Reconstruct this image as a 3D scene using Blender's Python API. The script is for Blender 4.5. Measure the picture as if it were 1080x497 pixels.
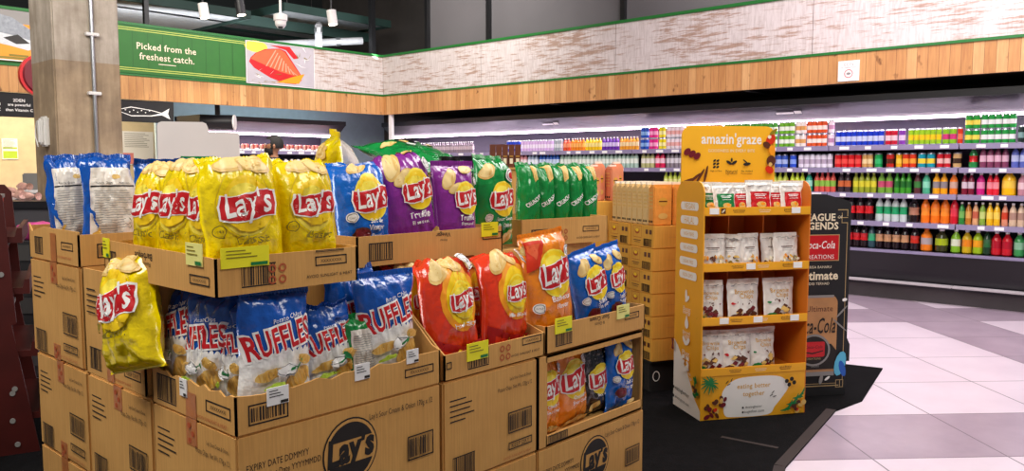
import bpy, bmesh, math, random
from mathutils import Vector, Matrix, noise
from mathutils.geometry import tessellate_polygon
R = math.radians
random.seed(7)
for o in list(bpy.data.objects):
    bpy.data.objects.remove(o)
SC = bpy.context.scene
COL = SC.collection

# ------------------------------------------------------------------ camera, world, light, exposure
# world axes: X runs away along the right-hand side, Y runs away along the left-hand side; both walls meet far ahead
cam_data = bpy.data.cameras.new('camera')
cam_data.sensor_width = 36.0
cam_data.lens = 850.0 / 1080.0 * 36.0
cam_data.clip_start = 0.05
cam = bpy.data.objects.new('camera', cam_data)
COL.objects.link(cam)
cam.location = (0, 0, 1.35)
cam.rotation_euler = (math.pi / 2 - math.atan(71.5 / 850.0), 0, R(-47.9))
SC.camera = cam
SC.view_settings.view_transform = 'Standard'
SC.view_settings.look = 'None'
SC.view_settings.gamma = 1.0
SC.view_settings.use_curve_mapping = False
SC.view_settings.exposure = 0.0

W = bpy.data.worlds.new('hall_air')
SC.world = W
W.use_nodes = True
W.node_tree.nodes['Background'].inputs[0].default_value = (0.85, 0.92, 1.0, 1)
W.node_tree.nodes['Background'].inputs[1].default_value = 0.13

def area(name, loc, target, sx, sy, power, color=(1, 1, 1)):
    l = bpy.data.lights.new(name, 'AREA')
    l.shape = 'RECTANGLE'; l.size = sx; l.size_y = sy
    l.energy = power; l.color = color
    o = bpy.data.objects.new(name, l)
    COL.objects.link(o)
    o.location = loc
    d = Vector(target) - Vector(loc)
    o.rotation_euler = d.to_track_quat('-Z', 'Y').to_euler()
    return o
area('shop_light_aisle', (-0.8, 2.2, 3.9), (1.2, 2.3, 0.9), 2.4, 1.2, 120, (1.0, 0.96, 0.90))
area('shop_light_front', (1.4, -0.6, 3.9), (1.8, 1.9, 0.9), 2.2, 1.0, 55, (1.0, 0.95, 0.88))
area('shop_light_middle', (4.2, 1.0, 4.2), (4.6, 2.4, 0.6), 2.4, 1.2, 110, (1.0, 0.97, 0.94))
area('shop_light_right', (6.6, 1.6, 4.6), (7.9, 3.0, 1.0), 5.0, 1.2, 285, (1.0, 0.88, 0.96))
area('shop_light_far', (6.2, 7.6, 4.4), (7.2, 10.4, 2.4), 3.0, 1.2, 140, (1.0, 0.96, 0.93))
area('counter_light', (3.6, 12.0, 2.38), (3.6, 12.6, 0.5), 3.0, 0.4, 70, (1.0, 0.86, 0.62))
area('cold_room_light', (6.9, 11.3, 2.38), (6.9, 12.0, 1.9), 2.6, 0.3, 16, (0.85, 0.95, 1.0))
area('column_fill_light', (0.9, 4.7, 3.9), (2.5, 7.2, 1.7), 1.6, 0.8, 75, (1.0, 0.94, 0.86))  # unseen fill, added to brighten the near faces of the concrete column
area('void_bounce_fill', (6.4, 11.0, 3.18), (6.8, 12.2, 4.2), 4.0, 0.3, 40, (0.95, 0.97, 1.0))  # added fill standing in for bounced light under the ceiling rafts
area('shop_light_left', (2.2, 7.6, 4.4), (3.6, 10.4, 2.4), 3.0, 1.2, 125, (1.0, 0.93, 0.84))

# ------------------------------------------------------------------ materials (all procedural)
def lin(h):
    h = h.lstrip('#')
    c = [int(h[i:i + 2], 16) / 255 for i in (0, 2, 4)]
    return tuple(x / 12.92 if x <= 0.04045 else ((x + 0.055) / 1.055) ** 2.4 for x in c) + (1,)
MATS = {}
def mat(name, color, rough=0.6, metal=0.0, coat=0.0, emit=0.0, vary=0.06, scale=9.0, bump=0.0, bscale=40.0, spec=0.5, trans=0.0):
    if name in MATS: return name
    m = bpy.data.materials.new(name)
    m.use_nodes = True
    nt = m.node_tree; p = nt.nodes['Principled BSDF']
    c = lin(color) if isinstance(color, str) else color
    p.inputs['Roughness'].default_value = rough
    p.inputs['Metallic'].default_value = metal
    p.inputs['Coat Weight'].default_value = coat
    p.inputs['Coat Roughness'].default_value = 0.12
    p.inputs['Specular IOR Level'].default_value = spec
    p.inputs['Transmission Weight'].default_value = trans
    p.inputs['Base Color'].default_value = c
    if emit:
        p.inputs['Emission Color'].default_value = c
        p.inputs['Emission Strength'].default_value = emit
    tc = nt.nodes.new('ShaderNodeTexCoord')
    if vary:
        n = nt.nodes.new('ShaderNodeTexNoise'); n.inputs['Scale'].default_value = scale
        n.inputs['Detail'].default_value = 4
        nt.links.new(tc.outputs['Object'], n.inputs['Vector'])
        r = nt.nodes.new('ShaderNodeValToRGB')
        a, b = r.color_ramp.elements
        a.position, b.position = 0.3, 0.7
        a.color = tuple(max(0, x * (1 - vary)) for x in c[:3]) + (1,)
        b.color = tuple(min(1, x * (1 + vary)) for x in c[:3]) + (1,)
        nt.links.new(n.outputs['Fac'], r.inputs['Fac'])
        nt.links.new(r.outputs['Color'], p.inputs['Base Color'])
    if bump:
        n2 = nt.nodes.new('ShaderNodeTexNoise'); n2.inputs['Scale'].default_value = bscale
        n2.inputs['Detail'].default_value = 3
        nt.links.new(tc.outputs['Object'], n2.inputs['Vector'])
        bp = nt.nodes.new('ShaderNodeBump'); bp.inputs['Strength'].default_value = bump
        bp.inputs['Distance'].default_value = 0.01
        nt.links.new(n2.outputs['Fac'], bp.inputs['Height'])
        nt.links.new(bp.outputs['Normal'], p.inputs['Normal'])
    MATS[name] = m
    return name

class G:                                    # tiny node-graph helper for the larger surfaces
    def __init__(s, name, rough=0.7):
        s.m = bpy.data.materials.new(name); s.m.use_nodes = True
        s.nt = s.m.node_tree; s.p = s.nt.nodes['Principled BSDF']
        s.p.inputs['Roughness'].default_value = rough
        s.tc = s.n('ShaderNodeTexCoord').outputs['Object']
        MATS[name] = s.m
    def n(s, t, **k):
        x = s.nt.nodes.new(t)
        for a, b in k.items(): setattr(x, a, b)
        return x
    def put(s, a, b):
        if hasattr(a, 'is_output'): s.nt.links.new(a, b)
        else: b.default_value = a
    def math(s, op, a, b=0.0, c=0.0):
        x = s.n('ShaderNodeMath', operation=op)
        s.put(a, x.inputs[0]); s.put(b, x.inputs[1]); s.put(c, x.inputs[2])
        return x.outputs[0]
    def mapv(s, scale=(1, 1, 1), rot=(0, 0, 0), loc=(0, 0, 0)):
        x = s.n('ShaderNodeMapping'); s.put(s.tc, x.inputs[0])
        x.inputs['Scale'].default_value = scale; x.inputs['Rotation'].default_value = rot; x.inputs['Location'].default_value = loc
        return x.outputs[0]
    def xyz(s, v):
        x = s.n('ShaderNodeSeparateXYZ'); s.put(v, x.inputs[0]); return x.outputs
    def noise(s, v, scale, detail=4, rough=0.6):
        x = s.n('ShaderNodeTexNoise'); s.put(v, x.inputs['Vector']); x.inputs['Scale'].default_value = scale
        x.inputs['Detail'].default_value = detail; x.inputs['Roughness'].default_value = rough
        return x.outputs['Fac']
    def white(s, v):
        x = s.n('ShaderNodeTexWhiteNoise', noise_dimensions='1D'); s.put(v, x.inputs['W']); return x.outputs['Value']
    def ramp(s, f, stops):
        x = s.n('ShaderNodeValToRGB'); s.put(f, x.inputs[0]); e = x.color_ramp.elements
        while len(e) < len(stops): e.new(0.5)
        for q, (p, c) in zip(e, stops): q.position = p; q.color = lin(c)
        return x.outputs[0]
    def mix(s, f, a, b, mode='MIX'):
        x = s.n('ShaderNodeMix', data_type='RGBA', blend_type=mode)
        s.put(f, x.inputs[0]); s.put(a, x.inputs[6]); s.put(b, x.inputs[7]); return x.outputs[2]
    def done(s, col, rough=None, bump=None, dist=0.01, strength=0.4):
        s.put(col, s.p.inputs['Base Color'])
        if rough is not None: s.put(rough, s.p.inputs['Roughness'])
        if bump is not None:
            b = s.n('ShaderNodeBump'); b.inputs['Strength'].default_value = strength; b.inputs['Distance'].default_value = dist
            s.put(bump, b.inputs['Height']); s.put(b.outputs[0], s.p.inputs['Normal'])

TILE_SHIFT = 0.34
# floor tiles laid in a plaid of pale and mauve-grey squares
g = G('floor_tiles', 0.28)
v = g.mapv(scale=(1 / 0.65, 1 / 0.65, 1), rot=(0, 0, R(45.1)))
x, y, z = g.xyz(v)
x = g.math('ADD', x, 100.15); y = g.math('ADD', y, 100.18 + TILE_SHIFT)
cx, cy = g.math('FLOOR', x), g.math('FLOOR', y)
dx = g.math('COMPARE', g.math('MODULO', cx, 5.0), 1.0, 0.1)
dy = g.math('COMPARE', g.math('MODULO', cy, 5.0), 1.0, 0.1)
dark = g.math('MAXIMUM', dx, dy)
n = g.noise(g.mapv(), 2.5, 6)
pale = g.ramp(n, [(0.3, '#d6c6d0'), (0.7, '#e2d3dc')])
mauve = g.ramp(n, [(0.3, '#9c8a98'), (0.7, '#b3a1ad')])
c = g.mix(dark, pale, mauve)
fx, fy = g.math('FRACT', x), g.math('FRACT', y)
e = g.math('MINIMUM', g.math('MINIMUM', fx, g.math('SUBTRACT', 1.0, fx)), g.math('MINIMUM', fy, g.math('SUBTRACT', 1.0, fy)))
line = g.math('LESS_THAN', e, 0.006)
c = g.mix(line, c, lin('#6a5f66'))
g.done(c, bump=e, strength=0.02)

# upright pine boards
def planks(name, axis):
    g = G(name, 0.55)
    v = g.xyz(g.mapv())
    u = v[axis]
    k = g.math('DIVIDE', u, 0.095)
    ck = g.math('FLOOR', k); w = g.white(ck)
    base = g.ramp(w, [(0.0, '#b08556'), (0.35, '#ba8f60'), (0.7, '#c49a6b'), (1.0, '#ceaa7e')])
    sc = (8, 8, 0.7)
    grain = g.noise(g.mapv(scale=sc), 5.0, 5)
    c = g.mix(0.55, base, g.ramp(grain, [(0.3, '#98683a'), (0.6, '#dab98c')]), 'SOFT_LIGHT')
    knot = g.noise(g.mapv(scale=(1.6, 1.6, 1.1)), 6.5, 2)
    c = g.mix(g.math('MULTIPLY', g.math('SUBTRACT', knot, 0.66), 8.0), c, lin('#6b3d1c'))
    fr = g.math('FRACT', k)
    gap = g.math('LESS_THAN', fr, 0.035)
    c = g.mix(gap, c, lin('#6f4522'))
    g.done(c, bump=fr, strength=0.05)
planks('pine_boards_right', 1)
planks('pine_boards_left', 0)

# whitewashed board with worn streaks
g = G('whitewash', 0.7)
a = g.noise(g.mapv(scale=(0.9, 0.9, 9)), 4.0, 8, 0.7)
b_ = g.noise(g.mapv(scale=(0.5, 0.5, 0.8)), 1.6, 3)
f = g.math('MULTIPLY', g.math('SUBTRACT', g.math('MULTIPLY', a, g.math('ADD', b_, 0.55)), 0.53), 7.0)
c = g.mix(g.math('MINIMUM', g.math('MAXIMUM', f, 0.0), 0.75), lin('#d2c9c4'), lin('#9a7355'))
s2 = g.noise(g.mapv(scale=(8, 8, 1.2)), 6.0, 4)
c = g.mix(0.35, c, g.ramp(s2, [(0.35, '#b9aca4'), (0.6, '#ffffff')]), 'MULTIPLY')
g.done(c, bump=a, strength=0.15)

# raw concrete column, lighter from 2.2 m up
g = G('concrete', 0.85)
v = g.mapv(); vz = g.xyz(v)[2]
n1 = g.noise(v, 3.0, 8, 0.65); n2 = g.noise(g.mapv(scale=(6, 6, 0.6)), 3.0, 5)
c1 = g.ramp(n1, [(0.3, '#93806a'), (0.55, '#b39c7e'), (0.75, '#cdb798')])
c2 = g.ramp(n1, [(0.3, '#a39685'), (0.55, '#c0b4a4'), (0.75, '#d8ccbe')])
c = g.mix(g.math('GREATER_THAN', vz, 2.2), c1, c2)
c = g.mix(0.35, c, g.ramp(n2, [(0.35, '#8a7a6a'), (0.65, '#ffffff')]), 'MULTIPLY')
g.done(c, bump=n1, strength=0.3)

# corrugated cardboard
def card(name, a, b2):
    g = G(name, 0.8)
    n1 = g.noise(g.mapv(), 5.0, 5); n2 = g.noise(g.mapv(scale=(60, 60, 2)), 3.0, 2)
    c = g.ramp(n1, [(0.3, a), (0.7, b2)])
    c = g.mix(0.12, c, g.ramp(n2, [(0.4, '#8a6a40'), (0.6, '#ffffff')]), 'MULTIPLY')
    g.done(c, bump=n2, strength=0.03)
card('cardboard', '#cf9850', '#dca65c')
card('cardboard_gold', '#dba03a', '#e6ae48')
mat('card_edge', '#d9b27c', 0.9)
mat('tape', '#b9703a', 0.35, vary=0.15, scale=30)
mat('tape_clear', '#c89a5c', 0.25)
mat('ink', '#1d1712', 0.7, vary=0)
mat('ink_red', '#b5532c', 0.7, vary=0)

for nm, c in dict(yellow='#f2d500', blue='#0b63c4', purple='#8a2a92', green='#0f8a3c', red='#e23a17', orange='#f28a1c', black='#2a2625',
                  navy='#0b4ea6', white='#ece9e4', wrap='#efe6da').items():
    mat('film_' + nm, c, 0.20, coat=0.8, vary=0.05, scale=14, bump=0.7, bscale=30)
for nm, c in dict(white='#f6f3ee', red='#c8141c', yellow='#f7cf12', black='#1a1615', tan='#e0b765', chip='#edcf8a', orange='#f49a1a', olive='#8a7a12',
                  green='#0d7a3a', blue='#1058b8', brown='#5a2c16', grey='#8d8a86', lightyellow='#f8e24a', pink='#e58a86', cream='#efe3c4', maroon='#6e1420',
                  deep='#d3300f', gold='#d9a441', lime='#b9d640', cyan='#56b6d8', salmon='#e8633a').items():
    mat('p_' + nm, c, 0.42, vary=0.03)
mat('price_yellow', '#f3ea1c', 0.6, vary=0)
mat('price_pale', '#efe98a', 0.6, vary=0)
mat('paper', '#f1efec', 0.7, vary=0)
mat('black_metal', '#17161a', 0.4)
mat('soft_black', '#1a191b', 0.75)
mat('dark_grey', '#3a3836', 0.7)
mat('steel', '#b9bcc0', 0.3, metal=0.9)
mat('white_plastic', '#e9e6e2', 0.45)
mat('green_paint', '#176a26', 0.5)
mat('sign_green', '#276c20', 0.55)

# ------------------------------------------------------------------ mesh builder
class MB:
    def __init__(s): s.v = []; s.f = []; s.mi = []; s.sm = []; s.mats = []; s.M = None
    def m(s, name):
        if name not in s.mats: s.mats.append(name)
        return s.mats.index(name)
    def add(s, vs, fs, mt, smooth=False):
        k = len(s.v); i = s.m(mt)
        if s.M is not None: vs = [s.M @ Vector(p) for p in vs]
        s.v += [tuple(p) for p in vs]
        for f in fs: s.f.append(tuple(q + k for q in f)); s.mi.append(i); s.sm.append(smooth)
        return s
    def box(s, x0, x1, y0, y1, z0, z1, mt, bev=0.0):
        if bev <= 0:
            vs = [(x, y, z) for x in (x0, x1) for y in (y0, y1) for z in (z0, z1)]
            return s.add(vs, [(0, 1, 3, 2), (4, 6, 7, 5), (0, 4, 5, 1), (2, 3, 7, 6), (0, 2, 6, 4), (1, 5, 7, 3)], mt)
        bm = bmesh.new(); bmesh.ops.create_cube(bm, size=1)
        for q in bm.verts: q.co = ((x0 + x1) / 2 + q.co.x * (x1 - x0), (y0 + y1) / 2 + q.co.y * (y1 - y0), (z0 + z1) / 2 + q.co.z * (z1 - z0))
        bmesh.ops.bevel(bm, geom=bm.edges[:], offset=bev, segments=2, affect='EDGES')
        return s.bm(bm, mt)
    def bm(s, bm, mt, smooth=False):
        bm.verts.index_update()
        s.add([q.co.copy() for q in bm.verts], [[q.index for q in f.verts] for f in bm.faces], mt, smooth); bm.free(); return s
    def prism(s, pts, y0, y1, mt, axis='y'):          # polygon given in (x, z), pushed out along y (or in (y, z) along x, or (x, y) along z)
        n = len(pts)
        def P(a, b, d): return (a, d, b) if axis == 'y' else ((d, a, b) if axis == 'x' else (a, b, d))
        vs = [P(a, b, y0) for a, b in pts] + [P(a, b, y1) for a, b in pts]
        tr = tessellate_polygon([[Vector((a, b, 0)) for a, b in pts]])
        fs = [tuple(t) for t in tr] + [tuple(n + q for q in reversed(t)) for t in tr]
        fs += [(i, (i + 1) % n, n + (i + 1) % n, n + i) for i in range(n)]
        return s.add(vs, fs, mt)
    def tube(s, a, b, r, mt, n=10, r2=None, caps=True):
        a, b = Vector(a), Vector(b); d = (b - a).normalized()
        u = d.orthogonal().normalized(); w = d.cross(u); r2 = r if r2 is None else r2
        vs = []
        for p, q in ((a, r), (b, r2)):
            vs += [p + (u * math.cos(2 * math.pi * i / n) + w * math.sin(2 * math.pi * i / n)) * q for i in range(n)]
        s.add(vs, [(i, (i + 1) % n, n + (i + 1) % n, n + i) for i in range(n)], mt, True)
        if caps: s.add(vs, [tuple(range(n))[::-1], tuple(range(n, 2 * n))], mt)
        return s
    def lathe(s, prof, mt, n=14, c=(0, 0, 0)):         # prof: (radius, z, optional material)
        for (r0, z0, *m0), (r1, z1, *m1) in zip(prof, prof[1:]):
            vs = [(c[0] + r * math.cos(2 * math.pi * i / n), c[1] + r * math.sin(2 * math.pi * i / n), c[2] + z) for r, z in ((r0, z0), (r1, z1)) for i in range(n)]
            s.add(vs, [(i, (i + 1) % n, n + (i + 1) % n, n + i) for i in range(n)], m0[0] if m0 else mt, True)
        return s
    def build(s, name, parent=None, loc=(0, 0, 0), rot=(0, 0, 0), clean=True):
        me = bpy.data.meshes.new(name)
        me.from_pydata(s.v, [], s.f)
        for q in s.mats: me.materials.append(MATS[q])
        for p, i, sm in zip(me.polygons, s.mi, s.sm): p.material_index = i; p.use_smooth = sm
        me.update()
        o = bpy.data.objects.new(name, me); COL.objects.link(o)
        o.location = loc; o.rotation_euler = rot
        if parent is not None: o.parent = parent
        return o
def tag(o, label, cat, group=None):
    o['label'] = label; o['category'] = cat
    if group: o['group'] = group
    return o
def struct(o): o['kind'] = 'structure'; return o
def empty(name, loc, rot=(0, 0, 0)):
    o = bpy.data.objects.new(name, None); COL.objects.link(o); o.location = loc; o.rotation_euler = rot
    o.empty_display_size = 0.05
    return o
def dup(o, loc, rot, label, group=None):
    c = o.copy(); COL.objects.link(c); c.location = loc; c.rotation_euler = rot; c['label'] = label
    if group: c['group'] = group
    elif 'group' in c: del c['group']
    for ch in o.children:
        d = ch.copy(); COL.objects.link(d); d.parent = c
        for gch in ch.children:
            e = gch.copy(); COL.objects.link(e); e.parent = d
    return c

# ------------------------------------------------------------------ printing: flat shapes and lettering laid on a surface
TXT = {}
def text_tris(s, bold=0.0, shear=0.0):
    k = (s, bold, shear)
    if k not in TXT:
        cu = bpy.data.curves.new('t', 'FONT'); cu.body = s; cu.offset = bold; cu.shear = shear; cu.resolution_u = 2
        cu.align_x = 'CENTER'; cu.space_line = 0.9; cu.space_character = 1.04
        ob = bpy.data.objects.new('t', cu)
        me = ob.to_mesh(); me.calc_loop_triangles()
        vs = [(q.co.x, q.co.y) for q in me.vertices]; fs = [tuple(t.vertices) for t in me.loop_triangles]
        ob.to_mesh_clear(); bpy.data.objects.remove(ob); bpy.data.curves.remove(cu)
        if vs:
            xs = [a for a, b in vs]; ys = [b for a, b in vs]
            ox, oy = (min(xs) + max(xs)) / 2, (min(ys) + max(ys)) / 2
            vs = [(a - ox, b - oy) for a, b in vs]; wh = (max(xs) - min(xs), max(ys) - min(ys))
        else: wh = (1, 1)
        TXT[k] = (vs, fs, wh)
    return TXT[k]
class Canvas:
    def __init__(s, mb, mapf, maxedge=None, off=0.0007, step=0.00035): s.mb = mb; s.f = mapf; s.me = maxedge; s.k = off; s.st = step
    def tris(s, vs, fs, mt):
        if s.me:
            out = []; todo = [tuple(vs[i] for i in f) for f in fs]
            L2 = s.me ** 2
            while todo:
                t = todo.pop()
                d = [(t[i][0] - t[(i + 1) % 3][0]) ** 2 + (t[i][1] - t[(i + 1) % 3][1]) ** 2 for i in range(3)]
                i = max(range(3), key=lambda q: d[q])
                if d[i] > L2:
                    a, b, c = t[i], t[(i + 1) % 3], t[(i + 2) % 3]; mm = ((a[0] + b[0]) / 2, (a[1] + b[1]) / 2)
                    todo += [(a, mm, c), (mm, b, c)]
                else: out.append(t)
            vs = []; ix = {}; fs = []
            for t in out:
                ff = []
                for p in t:
                    q = (round(p[0], 6), round(p[1], 6))
                    if q not in ix: ix[q] = len(vs); vs.append(q)
                    ff.append(ix[q])
                fs.append(ff)
        s.mb.add([s.f(a, b, s.k) for a, b in vs], fs, mt, bool(s.me)); s.k += s.st
        return s
    def poly(s, pts, mt): return s.tris(pts, tessellate_polygon([[Vector((a, b, 0)) for a, b in pts]]), mt)
    def rect(s, x0, z0, x1, z1, mt): return s.poly([(x0, z0), (x1, z0), (x1, z1), (x0, z1)], mt)
    def ell(s, cx, cz, rx, rz, mt, n=24, rot=0.0):
        c, q = math.cos(rot), math.sin(rot)
        return s.poly([(cx + rx * math.cos(2 * math.pi * i / n) * c - rz * math.sin(2 * math.pi * i / n) * q, cz + rx * math.cos(2 * math.pi * i / n) * q + rz * math.sin(2 * math.pi * i / n) * c) for i in range(n)], mt)
    def frame(s, x0, z0, x1, z1, w, mt):
        for a in ((x0, z0, x1, z0 + w), (x0, z1 - w, x1, z1), (x0, z0, x0 + w, z1), (x1 - w, z0, x1, z1)): s.rect(*a, mt); s.k -= s.st
        s.k += s.st
    def ring(s, cx, cz, rx, rz, w, mt, n=28):
        vs = []
        for i in range(n):
            a = 2 * math.pi * i / n
            vs += [(cx + rx * math.cos(a), cz + rz * math.sin(a)), (cx + (rx - w) * math.cos(a), cz + (rz - w) * math.sin(a))]
        fs = []
        for i in range(n):
            j = (i + 1) % n; fs += [(2 * i, 2 * j, 2 * j + 1), (2 * i, 2 * j + 1, 2 * i + 1)]
        return s.tris(vs, fs, mt)
    def text(s, t, cx, cz, mt, size=None, width=None, bold=0.0, shear=0.0, rot=0.0, sy=1.0, left=False):
        vs, fs, (w, h) = text_tris(t, bold, shear)
        k = size if size else width / w
        if left: cx += w * k / 2
        c, q = math.cos(rot), math.sin(rot)
        return s.tris([(cx + k * a * c - k * sy * b * q, cz + k * a * q + k * sy * b * c) for a, b in vs], fs, mt)
    def barcode(s, x0, z0, x1, z1, mt='ink', frame=False, seed=1):
        rr = random.Random(seed); x = x0 + (0.006 if frame else 0); e = x1 - (0.006 if frame else 0)
        if frame: s.frame(x0, z0, x1, z1, 0.0035, mt)
        zz = (z0 + 0.008, z1 - 0.008) if frame else (z0, z1)
        while x < e - 0.002:
            w = rr.choice([0.0015, 0.003, 0.0045]); s.rect(x, zz[0], min(e, x + w), zz[1], mt); s.k -= s.st
            x += w + rr.choice([0.0018, 0.003, 0.004])
        if not frame: s.rect(x0, z0 - 0.004, x1, z0 - 0.001, mt); s.k -= s.st; s.rect(x0, z1, x1, z1 + 0.003, mt); s.k -= s.st
        s.k += s.st
# ------------------------------------------------------------------ the setting
def plane_box(name, mt, x0, x1, y0, y1, z0, z1, **k):
    return struct(MB().box(x0, x1, y0, y1, z0, z1, mt, **k).build(name))
mat('wall_cream', '#d9c6a0', 0.8); mat('wall_dark', '#141a1b', 0.9); mat('wall_blue', '#a9bcc6', 0.7)
mat('soffit', '#3a3532', 0.85); mat('glass_grey', '#6d6a6b', 0.22, vary=0.12, scale=0.6); mat('dark_teal', '#15302a', 0.7)
mat('ceiling_grey', '#8e8f92', 0.8, bump=0.3, bscale=80); mat('mall_wall', '#b8aea6', 0.8); mat('frame_black', '#0e0e10', 0.5)
plane_box('floor', 'floor_tiles', -8, 14, -8, 16, -0.1, 0.0)
plane_box('wall_right', 'soffit', 9.70, 9.85, -2.6, 13.9, 0.0, 5.6)
plane_box('wall_left', 'wall_cream', -6, 9.70, 13.2, 13.35, 0.0, 2.75)
plane_box('wall_left_upper', 'wall_dark', -6, 9.70, 13.9, 14.05, 0.0, 5.6)
plane_box('wall_back', 'wall_blue', 5.4, 9.70, 12.0, 12.06, 0.0, 2.75)
plane_box('ceiling', 'wall_dark', -6, 9.85, 4.5, 14.0, 5.6, 5.7)
# fascia above the two cold runs: pine band, green strips, whitewashed boards
FX, FY = 8.43, 10.44
plane_box('trim_1', 'pine_boards_right', FX, FX + 0.05, -2.0, FY, 2.21, 2.505)
plane_box('trim_2', 'pine_boards_left', -2.5, FX, FY, FY + 0.05, 2.21, 2.505)
plane_box('trim_3', 'green_paint', FX - 0.012, FX + 0.05, -2.0, FY - 0.012, 2.505, 2.532)
plane_box('trim_4', 'green_paint', -2.5, FX, FY - 0.012, FY + 0.05, 2.505, 2.532)
plane_box('trim_5', 'green_paint', FX - 0.02, FX + 0.06, -2.0, FY - 0.02, 3.13, 3.165)
plane_box('trim_6', 'green_paint', -2.5, FX, FY - 0.02, FY + 0.06, 3.13, 3.165)
ys = [-2.0, 1.0, 3.40, 5.88, 8.22, FY]
m = MB()
for a, b in zip(ys, ys[1:]): m.box(FX, FX + 0.05, a + 0.004, b - 0.004, 2.532, 3.13, 'whitewash')
struct(m.build('wall_right_fascia'))
plane_box('wall_left_fascia', 'whitewash', 5.2, FX, FY, FY + 0.05, 2.532, 3.13)
m = MB(); m.box(-2.5, 5.2, FY + 0.012, FY + 0.05, 2.532, 3.13, 'sign_green'); struct(m.build('wall_left_sign_board'))
plane_box('trim_7', 'soffit', FX + 0.05, 9.70, -2.0, FY, 2.23, 2.27)
plane_box('trim_8', 'soffit', -2.5, 9.70, FY + 0.05, 12.0, 2.40, 2.44)
m = MB()
for y in (1.2, 4.1, 6.9):                                                    # black brackets under the right-hand fascia
    m.box(8.46, 9.2, y, y + 0.06, 2.195, 2.23, 'frame_black')
struct(m.build('trim_9'))
# glazed upper wall on the right, black mullions, dark opening to its left
plane_box('window_1', 'glass_grey', 8.62, 8.65, -2.0, 9.53, 3.13, 5.6)
m = MB()
for y in (3.40, 5.88, 8.22): m.box(8.57, 8.63, y - 0.035, y + 0.035, 3.13, 5.6, 'frame_black')
m.box(8.55, 8.66, 9.50, 9.56, 3.13, 5.6, 'frame_black')
o = m.build('window_frame'); struct(o)
plane_box('wall_right_return', 'wall_dark', 8.7, 9.7, 9.5, 9.55, 3.16, 5.6)
# floor mat of black carpet under the displays
def mat_poly():
    pts = [(5.62, 1.72), (5.55, 2.02), (6.3, 2.7), (6.3, 4.6), (3.9, 5.3), (1.55, 5.36), (0.2, 4.7), (-0.6, 3.2), (-0.6, 0.6), (1.2, 0.35), (3.02, 1.30), (3.44, 1.45), (4.45, 1.60), (4.75, 1.56)]
    return pts
g = G('carpet', 0.95)
n = g.noise(g.mapv(), 160, 3); n2 = g.noise(g.mapv(), 14, 4)
c = g.mix(0.5, g.ramp(n, [(0.35, '#070708'), (0.7, '#1b1a1b')]), g.ramp(n2, [(0.3, '#0a0a0a'), (0.75, '#1a191b')]))
g.done(c, bump=n, strength=0.6); g.p.inputs['Specular IOR Level'].default_value = 0.08
mat('mat_edge', '#2b1f1b', 0.8)
m = MB(); pp = mat_poly(); m.prism(pp, 0.0, 0.008, 'carpet', axis='z')
mt_o = tag(m.build('floor_mat'), 'large black carpet mat spread on the tiles under the snack displays', 'mat')
m = MB()
ed = [(2.2, 0.86), (3.02, 1.30), (3.44, 1.45), (4.45, 1.60)]
for a, b in zip(ed, ed[1:]):
    a, b = Vector(a), Vector(b); d = (b - a).normalized(); q = Vector((-d.y, d.x)) * 0.05
    m.prism([tuple(a), tuple(b), tuple(b + q), tuple(a + q)], 0.008, 0.011, 'mat_edge', axis='z')
m.build('edge_strip', mt_o)['label'] = 'reddish brown edge strip'
m = MB()
a, b = Vector((3.62, 1.86)), Vector((3.655, 1.58)); m.M = None
d = (b - a).normalized(); q = Vector((-d.y, d.x)) * 0.012
m.prism([tuple(a - q), tuple(b - q), tuple(b + q), tuple(a + q)], 0.008, 0.0095, 'mat_edge', axis='z'); m.build('seam', mt_o)

# ------------------------------------------------------------------ column with conduit, bracketed box
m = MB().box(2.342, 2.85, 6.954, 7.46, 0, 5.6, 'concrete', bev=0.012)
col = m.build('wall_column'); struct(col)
m = MB(); m.tube((2.63, 6.935, 1.0), (2.63, 6.935, 5.2), 0.016, 'steel')
cd = tag(m.build('conduit_pipe'), 'grey metal conduit running down the concrete column', 'pipe')
for k, z in enumerate((1.95, 2.42)):
    q = MB().box(2.58, 2.68, 6.912, 6.954, z - 0.013, z + 0.013, 'white_plastic', bev=0.004).build('clamp', cd)
m = MB().box(2.300, 2.342, 7.10, 7.22, 1.52, 1.76, 'white_plastic', bev=0.012)
ph = tag(m.build('wall_telephone'), 'white wall telephone box fixed to the left face of the concrete column', 'telephone')
MB().box(2.268, 2.302, 7.12, 7.17, 1.54, 1.74, 'white_plastic', bev=0.012).build('handset', ph)
m = MB()
for i in range(12):
    a0, a1 = math.pi * i / 12, math.pi * (i + 1) / 12
    m.tube((2.29, 7.22 + 0.05 * math.sin(a0), 1.72 - 0.2 * i / 12), (2.29, 7.22 + 0.05 * math.sin(a1), 1.72 - 0.2 * (i + 1) / 12), 0.006, 'white_plastic', 6)
m.build('cord', ph)

# ------------------------------------------------------------------ signs on the left fascia
def wallmap(x0, y, z0):                                   # canvas on a board that faces -Y
    return lambda u, v, k: (x0 + u, y - k, z0 + v)
SX = .971
m = MB(); x0, x1 = 3.85, 5.98
m.box(x0, x1, FY - 0.02, FY + 0.01, 2.535, 3.125, 'sign_green')
c = Canvas(m, wallmap(x0, FY - 0.02, 2.535))
L = x1 - x0
mat('sign_line', '#b9c95a', 0.5, vary=0); mat('sign_dark', '#1f5a1a', 0.55, vary=0)
for k in range(1, 11): c.rect(k * L / 11 - 0.004, 0.08, k * L / 11 + 0.004, 0.52, 'sign_dark')
for zz in (0.035, 0.06, 0.53, 0.555): c.rect(0, zz, L, zz + 0.011, 'sign_line')
c.text('Picked from the', 1.02, 0.35, 'p_cream', width=0.78, bold=0.012)
c.text('freshest catch.', 1.02, 0.225, 'p_cream', width=0.72, bold=0.012)
c.rect(0.90, 0.135, 1.13, 0.145, 'p_cream')
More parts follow.
